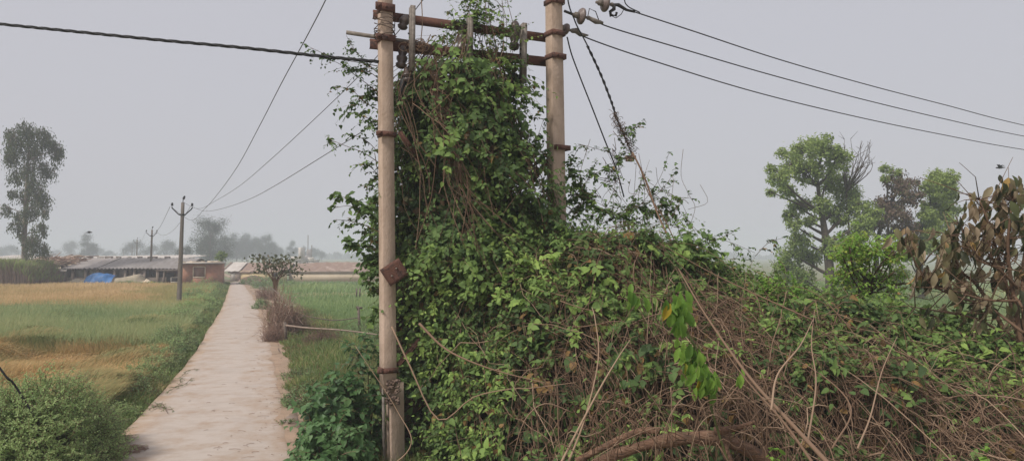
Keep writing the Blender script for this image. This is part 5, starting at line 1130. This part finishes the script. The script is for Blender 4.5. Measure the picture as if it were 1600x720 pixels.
# ------------------------------------------------------------------ shrubs near the thicket
def bush(name,label,c,rx,ry,h,n,lm,size,tmpl=OVAL,nl=9,L_=.25,tint=.5,droop=.2,cat='bush',group=None,srad=.004,up=.6,stemn=18,seed=0,sm=None,lob=.14,wid=1.2,inner=True):
    c=np.asarray(c,float); t=thing(name,label,cat,(c[0],c[1],c[2]),group); gl=Geo(); gs=Geo()
    th=R.random(n)*2*math.pi; ph=np.arccos(1-R.random(n)*1.0); q=(.6+.4*R.random(n)**.5) if inner else 1
    U=np.stack([np.sin(ph)*np.cos(th),np.sin(ph)*np.sin(th),np.cos(ph)],1)
    bump=1+lob*noise(U+c*.37,2.6,seed+3)+lob*.6*noise(U+c*.3,6,seed+5)
    P=c+U*[rx,ry,h]*(bump*q)[:,None]; P[:,2]=np.maximum(P[:,2],c[2]+.02)
    tn=np.clip(tint+.2*noise(P,3/max(rx,.3),seed+9)+R.normal(size=n)*.12,0,1)
    Dn=nrm(U*[1/rx,1/ry,1/h])
    shoots(gl,gs,P,Dn*.6+R.normal(size=(n,3))*.45+[0,0,up],L_*(.6+.8*R.random(n)),nl=nl,size=size,droop=droop,tint=tn,tmpl=tmpl,out=Dn*.7+[0,-.1,.5],srad=srad,wid=wid)
    m=stemn; E=P[R.integers(0,n,m)]; B_=c+R.normal(size=(m,3))*[rx*.12,ry*.12,0]; B_[:,2]=c[2]-.05
    tubes(gs,np.stack([B_,(B_+E)/2+[0,0,.12*h],E],1),np.stack([np.full(m,srad*3.5),np.full(m,srad*2.2),np.full(m,srad)],1),5,R.random(m)*.5)
    gl.build('foliage',lm,t); gs.build('stems',sm or M_stem,t); return t
gp=gnd(90,735,GZ)
bush('feathery_bush','big feathery light green bush filling the bottom left corner',(gx(70,10.6),10.6,GZ),1.0,1.0,1.35,3600,M_fine,.050,OVAL,12,.26,.68,.25,lob=.22,seed=1)
bush('feathery_bush','feathery green bush cut by the left picture edge',(gx(-35,10.2),10.2,GZ),.95,.9,1.15,2000,M_fine,.050,OVAL,12,.26,.62,.25,lob=.2,seed=2)
bush('feathery_bush','smaller darker feathery bush between the big one and the road corner',(gx(138,11.6),11.6,GZ),.42,.5,.85,1300,M_fine,.046,OVAL,12,.22,.3,.25,lob=.2,seed=5)
# verge weeds along the left edge of the road: one plant after another
vb=[(232,598,.62,.55),(262,565,.6,.6),(200,618,.6,.5),(205,650,.30,.30),(285,535,.7,.75),(303,505,.75,.9),(318,487,.7,.85),(255,540,.6,.55),(330,470,.8,1.0),(338,458,.8,1.2),(300,470,.8,1.0),(345,449,.9,1.3),(278,500,.6,.8),(243,575,.5,.55),(270,545,.5,.5),(312,474,.7,.9)]
vl=['nearest creeping weed clump, hanging over the road corner','low weed clump right of the feathery bushes','mid-green weed clump just behind the feathery bushes','small weed clump spilling onto the slab edge','leafy weed clump beside the crop edge, a third of the way up the road','rounded leafy bush on the left verge, halfway to the small pole','rounded bush on the left verge close to the small pole','weed clump set back into the flattened crop','bushy green verge clump just past the small pole','tall green clump where the left verge narrows','green clump right beside the foot of the nearest small pole','farthest green clump, before the brick hut','verge clump among the green crop, left of the rounded bush','low dark weed clump between the crop and the road','trailing weed clump between two larger ones','small bush behind the rounded pair near the pole']
for k,((x,y,h,w),lab) in enumerate(zip(vb,vl)):
    p=gnd(x,y+12 if y>520 else y+6,GZ); Yp=p[1]; s=max(1,Yp/16)
    w_=w*(1 if Yp<25 else 1.3); p[0]=min(p[0],float(xl(Yp))-w_*1.25)
    bush('verge_weed',lab,p,w_,w_*1.2,h,int(360 if Yp<25 else 300),M_weed if k%3 else M_fine,.055*min(s,2.4)**.8,OVAL,9,.2*min(s,2)**.7,.62+.1*(k%2),.3,group='weed clumps along the left verge',srad=.004,seed=k,cat='weed')
# runners trailing onto the slab
t=thing('trailing_runner','thin leafy runners trailing from the left verge onto the road slab','weed',(*gnd(255,625)[:2],0)); gl=Geo(); gs=Geo()
for pts in ([(225,628),(245,634),(270,640)],[(232,640),(252,630),(262,645)],[(280,590),(295,578),(312,577)],[(270,605),(288,600),(300,590)],[(262,612),(280,600),(283,590)]):
    S=spline([gnd(x,y,.05) for x,y in pts],14); gs.tube(S,.005,4,tint=.2); n=16; k=R.integers(0,len(S),n); shoots(gl,gs,S[k],R.normal(size=(n,3))*[1,1,.25]+[0,0,.15],.10,nl=5,size=.04,droop=.1,tint=.25*R.random(n),tmpl=OVAL)
gl.build('foliage',M_weed,t); gs.build('stems',M_stem,t)
# broad-leaved shrub at the foot of the left pole
bush('broad_leaved_shrub','dark green broad-leaved shrub at the foot of the left pole, left of it',(gx(522,9.95),9.95,GZ),.44,.5,1.55,420,M_broad,.135,HEART,6,.26,.4,.45,lob=.2,seed=3,srad=.005,wid=.9)
bush('broad_leaved_shrub','lower broad-leaved shrub with paler leaves, spilling onto the road edge',(gx(520,9.0),9.0,GZ),.45,.5,1.05,380,M_broad,.12,HEART,6,.24,.6,.45,lob=.2,seed=4,srad=.005,wid=.9)
bush('broad_leaved_shrub','upper broad-leaved sprig close against the left side of the left pole',(gx(565,10.0),10.4,GZ),.28,.3,1.9,150,M_broad,.11,HEART,6,.22,.35,.4,lob=.2,seed=6,srad=.005,wid=.9)
bush('roadside_weed','small grey-green creeping weed lying on the right road edge',gnd(460,636,.0),.22,.16,.12,46,M_weed,.06,OVAL,6,.12,.3,.3,seed=7,cat='weed')
bush('roadside_weed','tiny flat weed on the road below the creeping one',gnd(445,662,.0),.14,.1,.05,20,M_weed,.05,OVAL,5,.10,.2,.3,seed=8,cat='weed')
# bright fresh shrubs
for k,(x,y,Yq,rx,h,s_,tn,lab) in enumerate([(1262,505,13.5,.9,1.5,.09,.5,'rounded green shrub behind the crest of the mound, below the largest field tree'),(1315,500,15.,1.0,1.35,.09,.35,'darker green shrub just left of the vine-wrapped stump'),(1420,520,13.,.8,1.15,.08,.4,'low green shrub just right of the vine-wrapped stump'),(1480,545,11.5,.8,1.2,.08,.35,'low dark shrub under the left leaves of the drying tree'),(1225,480,14.5,.7,1.6,.085,.6,'light green shrub peeping over the crest, left of the field trees'),(1545,540,12.5,1.0,1.5,.085,.3,'dull green shrub behind the branches of the drying tree')]):
    bush('scrub_bush',lab,(gx(x,Yq),Yq,GZ),rx,.8,h,360,M_vine,s_,OVAL,9,.28,tn,.3,group='shrubs behind the mound at the right',seed=40+k,wid=1.4,lob=.3,up=.8)
def p10(px_,py_,Y): p=at(px_,py_,Y); return p
bush('fresh_green_shrub','bright fresh green spray on the right crest of the mound',(gx(1232,9.6),9.6,1.75),.55,.4,.95,260,M_bright,.075,OVAL,9,.26,.55,.3,seed=9,up=.5,wid=1.5)
t=bush('vine_wrapped_stump','light green leafy shrub round a dark stump, standing before the field trees','x' and (gx(1355,11.5),11.5,GZ),.55,.5,1.9,330,M_vine,.08,OVAL,9,.26,.45,.3,seed=10,up=.3,cat='shrub',wid=1.5)
g=Geo(); g.tube(spline([at(1352,560,11.5),at(1350,500,11.5),at(1346,462,11.5),at(1362,430,11.5)],12),[.16,.16,.15,.14,.13,.13,.12,.12,.11,.10,.09,.08][:len(spline([(0,0,0),(1,1,1),(1,1,2),(2,1,1)],12))],9); g.build('trunk',M_bark,t)
gl=Geo(); gs=Geo()
for (x,y,m) in ((1335,378,34),(1348,400,34),(1385,382,30),(1395,398,26),(1320,400,26),(1350,385,30),(1310,440,26),(1400,430,22),(1375,440,30),(1350,470,30),(1390,465,26),(1410,450,14),(1328,400,34),(1318,420,26),(1345,425,30),(1385,395,30),(1395,410,22),(1368,400,18),(1335,440,24),(1405,395,10),(1322,385,12),(1320,455,20)):
    P=np.array([at(x+R.normal()*9,y+R.normal()*9,11.4+R.normal()*.2) for _ in range(m)]); shoots(gl,gs,P,R.normal(size=(m,3))*.6+[0,0,.35],.22,nl=8,size=.07,droop=.25,tint=np.clip(.72+R.normal(size=m)*.18,0,.98),tmpl=OVAL,wid=1.6)
    a=at(1358,460,11.5); gs.tube(spline([a,(a+P[0])/2+R.normal(size=3)*.05,P[0]],8),.012,4,tint=.2)
gl.build('bright_foliage',M_bright,t); gs.build('twigs',M_stem,t)
bush('fresh_green_shrub','green leafy clump low in front of the dark stump',(gx(1290,10.2),10.2,1.2),.8,.5,.85,230,M_vine,.08,OVAL,9,.26,.62,.3,seed=11,wid=1.4)
bush('fresh_green_shrub','dull green leafy clump at the right edge under the drying tree',(gx(1570,9.3),9.3,GZ),1.1,.7,1.75,520,M_vine_old,.085,HEART,8,.26,.75,.3,seed=12)
bush('fresh_green_shrub','lone bright green sprig in the brown brambles near the bottom right',(gx(1545,6.2),6.2,.9),.16,.14,.42,14,M_bright,.08,HEART,7,.2,.35,.3,seed=13,stemn=6)
bush('fresh_green_shrub','small bright sprig under the thick slanting branches',(gx(1222,6.3),6.3,.9),.14,.12,.42,14,M_bright,.075,HEART,7,.2,.35,.3,seed=14,stemn=6)

# ------------------------------------------------------------------ drying tree with big brown leaves
t=thing('drying_tree','small tree with big curled brown and orange leaves at the right edge','tree',(gx(1600,8.8),8.8,GZ)); gs=Geo(); gl=Geo(); YT_=8.8
o=at(1598,560,YT_)
limbs=[[(1610,640),(1590,520),(1565,420),(1545,350),(1530,312)],[(1612,640),(1590,500),(1575,400),(1580,330),(1585,302)],[(1610,640),(1570,520),(1530,450),(1500,420),(1480,365)],[(1610,640),(1600,500),(1600,400),(1625,320)],
  [(1600,520),(1545,480),(1500,465),(1450,440),(1415,380)],[(1595,470),(1540,468),(1480,452),(1430,448)],[(1590,560),(1540,540),(1500,520),(1455,490)],[(1590,450),(1560,420),(1520,400),(1500,350)],[(1598,480),(1570,440),(1548,395),(1552,360)],[(1600,540),(1530,500),(1470,487),(1430,480)]]
LS=[]
for k,l in enumerate(limbs):
    S=spline([at(x,y,YT_-.1+R.normal()*.15) for x,y in l],24); r0=.035 if k<4 else .018; gs.tube(S,np.linspace(r0,.006,len(S)),6,tint=.35+.3*random.random()); LS.append(S)
for k in range(170):
    S=random.choice(LS); a=S[random.randint(6,len(S)-1)]; e=a+R.normal(size=3)*[.3,.2,.25]+[0,0,.12]; gs.tube([a,(a+e)/2+R.normal(size=3)*.04,e],[.007,.005,.003],4,tint=random.random()*.7)
cl=[(1515,325,12),(1535,330,12),(1560,310,16),(1580,300,16),(1598,320,18),(1600,300,8),(1545,355,14),(1570,350,16),(1590,360,18),(1600,380,14),(1500,335,5),(1482,372,13),(1490,385,14),(1470,380,9),(1512,372,10),(1530,385,14),(1555,395,10),(1575,395,12),
    (1478,402,12),(1500,405,12),(1490,425,10),(1516,395,10),(1420,372,10),(1412,380,8),(1425,395,6),(1435,438,13),(1455,435,14),(1470,438,9),(1480,430,8),(1505,450,10),(1520,440,8),(1495,470,8),(1515,485,8),(1530,470,8),(1545,490,8),(1462,500,6),(1440,510,4),(1560,430,10),(1590,430,12),(1605,460,14),(1585,490,12),(1600,520,14),(1570,520,8),(1540,520,6)]
for x,y,m in cl:
    m2=int(m*1.1); P=np.array([at(x+R.normal()*10,y-10+R.normal()*9,YT_+R.normal()*.17) for _ in range(m2)]) if m2 else np.zeros((0,3))
    D=np.stack([R.normal(size=m2)*.38,R.normal(size=m2)*.3,-np.ones(m2)],1); N_=np.stack([R.normal(size=m2)*.8,-np.ones(m2),R.normal(size=m2)*.3],1)
    tb=.46 if x<1560 else .36
    if y>440: tb-=.08
    leaves(gl,P,D,N_,.11+.10*R.random(m2),np.clip(tb+.05+R.normal(size=m2)*.32,0,1),BIG,.68)
    for p in P[::2]:
        j=min(((np.linalg.norm(S-p,axis=1).min(),kk) for kk,S in enumerate(LS)))[1]; S=LS[j]; q_=S[np.argmin(np.linalg.norm(S-p,axis=1))]; 
        if np.linalg.norm(q_-p)<.9: gs.tube([q_,(q_+p)/2+[0,0,.03],p],[.006,.0045,.003],3,tint=random.random()*.6)
gl.build('leaves',M_teak,t); gs.build('branches',M_stem,t)

# ------------------------------------------------------------------ right verge of the road: dead shrub, sapling, rail
def twig_shrub(name,label,c,rx,ry,h,n,r,tint=(.2,1),cat='dead shrub',lean=(0,0)):
    c=np.asarray(c,float); t=thing(name,label,cat,(c[0],c[1],c[2])); g=Geo(); K=6; s=np.linspace(0,1,K)
    B_=c+R.normal(size=(n,3))*[rx*.35,ry*.35,0]; B_[:,2]=c[2]-.05; th=R.random(n)*6.28; q=R.random(n)**.6
    E=c+np.stack([rx*q*np.cos(th)+lean[0],ry*q*np.sin(th),h*(.35+.65*R.random(n))*(1.15-.5*q)],1)
    P=B_[:,None]+(E-B_)[:,None]*s[None,:,None]+np.cumsum(R.normal(size=(n,K,3))*.05,axis=1)*h*.7
    tubes(g,P,(r*(.5+R.random(n)))[:,None]*(1-.7*s)[None],3,tint[0]+(tint[1]-tint[0])*R.random(n))
    j=R.integers(2,K,n*2); i_=R.integers(0,n,n*2); a=P[i_,j]; e=a+R.normal(size=(n*2,3))*[.14,.14,.12]*h
    tubes(g,np.stack([a,(a+e)/2+R.normal(size=a.shape)*.02,e],1),np.full((n*2,3),r*.35),3,tint[0]+(tint[1]-tint[0])*R.random(n*2))
    g.build('twigs',M_dry,t); return t
twig_shrub('dead_shrub','pinkish brown dead shrub, the tallest dry one on the right verge',gnd(440,530,GZ),.62,.6,2.0,420,.016,(.3,1))
t=twig_shrub('dry_bush','dark dry twiggy bush at the road side of the tallest dead shrub',gnd(462,530,GZ),.8,.6,1.25,300,.012,(0,.5))
twig_shrub('dry_bush','low dark thorny heap under the rail, left of the vine leaves',gnd(505,545,GZ),.75,.5,.75,380,.010,(0,.35))
t=twig_shrub('dry_bush','small brown dry bush at the foot of the dead shrub, right on the road edge',gnd(428,540,GZ),.45,.4,.8,260,.010,(.1,.6))
twig_shrub('dry_bush','dry weed mixed in the green verge farther down the right side',gnd(418,470,GZ),1.0,.9,1.1,260,.018,(.2,.7))
g=Geo(); S=spline([at(422,448,31),at(438,462,30.5),at(448,480,30),at(452,500,29)],10); g.tube(S,.03,6); tag(g.build('bleached_stick',M_wood),'bleached crooked stick leaning in the dead shrub','stick')
Bn=[('mid-green low bush on the right verge, below the barn',gnd(430,452,GZ),2.2,1.2,.9,.14),('dark green tuft at the road edge beside the dry weed',gnd(410,486,GZ),.5,.5,.6,.09),('long low green bush in front of the soil heap',gnd(404,446,GZ),2.6,1.2,.8,.16),('small bush under the rail at its right end',gnd(575,540,GZ),.9,.6,.8,.07),('green tuft between the dead shrub and the broad-leaved shrub',gnd(470,600,GZ),.5,.5,.35,.05),('leafy weed patch right of the road below the dry bush',gnd(480,640,GZ),.55,.5,.5,.06)]
for k,(lab,c,rx,ry,h,s) in enumerate(Bn): bush('verge_bush',lab,c,rx,ry,h,300,M_weed,s,OVAL,8,h*.4,.4,.2,seed=20+k,srad=.005,group='green bushes on the right verge')
# rail fence
t=thing('rail_fence','rough pale wooden rail resting on crooked posts beside the dead shrub','fence',gnd(447,528,GZ)); Yf=25.5
g=Geo(); S=spline([at(446,508,Yf),at(480,512,Yf-.3),at(540,516,Yf-.8),at(600,524,Yf-1.3)],14); g.tube(S,np.linspace(.035,.022,len(S)),7); g.build('rail',M_sh2:=mat('bleached_wood',(.36,.27,.21),(.25,.19,.15),scale=4),t)
g=Geo(); S=spline([at(470,492,Yf+4),at(520,500,Yf+3.5),at(560,496,Yf+3)],10); g.tube(S,.02,5); g.build('rail',M_wood,t)
for x,y0,y1,Yp in ((447,503,530,Yf),(562,480,520,Yf+2),(560,478,484,Yf+2)):
    g=Geo(); g.tube([at(x,y1,Yp),at(x-2,y0,Yp)],.05,6); g.build('post',M_wood,t)
g=Geo(); g.tube([at(557,480,Yf+2),at(566,481,Yf+2)],.04,5); g.build('post_cap',M_wood,t)
for k,(x,lab) in enumerate(((557,'left one of the two short field stakes'),(562,'right one of the two short field stakes'))):
    g=Geo(); g.tube([at(x,464,52),at(x+.4,450,52)],.06,5); tag(g.build('field_stake',M_wood),lab,'stake')
# sapling behind the dead shrub
YS_=33.; b_=gnd(428,493,GZ)
t=thing('roadside_sapling','small open-crowned tree with greyish leaves rising behind the dead shrub','tree',(at(430,470,YS_)[0],YS_,GZ)); gs=Geo(); gl=Geo()
root=np.array([at(430,470,YS_)[0],YS_,GZ])
for (x,y) in ((408,402),(420,406),(440,404),(452,408),(432,412),(412,418),(446,418),(425,425),(458,424)):
    e=at(x,y,YS_+R.normal()*.4); m=at(430+(x-430)*.10,446,YS_); m3=at(430+(x-430)*.45,430,YS_); S=spline([root,m,m3,e],15); gs.tube(S,np.linspace(.04,.012,len(S)),5,tint=.3)
    n=48; P=e+R.normal(size=(n,3))*[.32,.3,.10]; leaves(gl,P,R.normal(size=(n,3))+[0,0,-.5],rvec(n)+[0,0,1],.13+.08*R.random(n),R.random(n),OVAL,1.5)
M_grey=leafmat('greyish_leaf',[(0,(.07,.085,.045)),(.7,(.13,.14,.08)),(1,(.22,.17,.11))],trans=.25)
gl.build('crown',M_grey,t); gs.build('trunk',M_stem,t)
# ------------------------------------------------------------------ reed patch at the far left and weeds under the shed
Yr0=70.; n=12000; X=gx(-120,Yr0)+(gx(50,Yr0)-gx(-120,Yr0))*R.random(n); P=np.stack([X,Yr0+5*R.random(n),np.full(n,GZ)],1)
h=np.clip(2.6+.25*noise(P,.8,3)+R.normal(size=n)*.2,.8,4)*np.clip((gx(56,Yr0)-X)/1.2,.45,1)
M_reed=leafmat('reed',[(0,(.16,.11,.085)),(.5,(.22,.155,.12)),(.72,(.30,.22,.16)),(.8,(.16,.21,.06)),(1,(.25,.32,.09))],trans=.2)
g=Geo(); blades(g,P,h,R.normal(size=(n,2))*.12,.07,R.random(n)*.65); k=R.random(n)<.5; P2=P[k].copy(); P2[:,2]=GZ+h[k]*.62; blades(g,P2,h[k]*.42,R.normal(size=(k.sum(),2))*.3,.08,.88+.1*R.random(k.sum()))
tag(g.build('reed_patch',M_reed),'tall brown-stemmed reeds with green tops at the left edge, beside the lean-to','reeds',kind='stuff')
n=7000; X=gx(40,75)+(gx(352,75)-gx(40,75))*R.random(n); P=np.stack([X,74.2+1.0*R.random(n),np.full(n,GZ)],1); nn=noise(P,.7,5)
g=Geo(); blades(g,P,np.clip(.25+.3*nn+.15*R.random(n),.1,.9),R.normal(size=(n,2))*.4,.08,np.clip(.1+.6*R.random(n),0,1)); tag(g.build('yard_weeds',M_weed),'low dark weeds along the foot of the shed and hut','weeds',kind='stuff')
# treeline too far to count
n=16000; X=R.random(n)*1700-850; Yd=700+60*R.random(n); hh=5+2.5*noise(np.stack([X,0*X,0*X],1),.03,5)+2.5*noise(np.stack([X,0*X,0*X],1),.11,6); P=np.stack([X,Yd,GZ+np.maximum(hh,2)*R.random(n)],1)
g=Geo(); leaves(g,P,rvec(n),rvec(n)+[0,-1,0],3.0+R.random(n)*1.5,R.random(n),OVAL,1.5); tag(g.build('far_woodland',M_fartree),'faint line of far woodland along the horizon','woodland',kind='stuff')
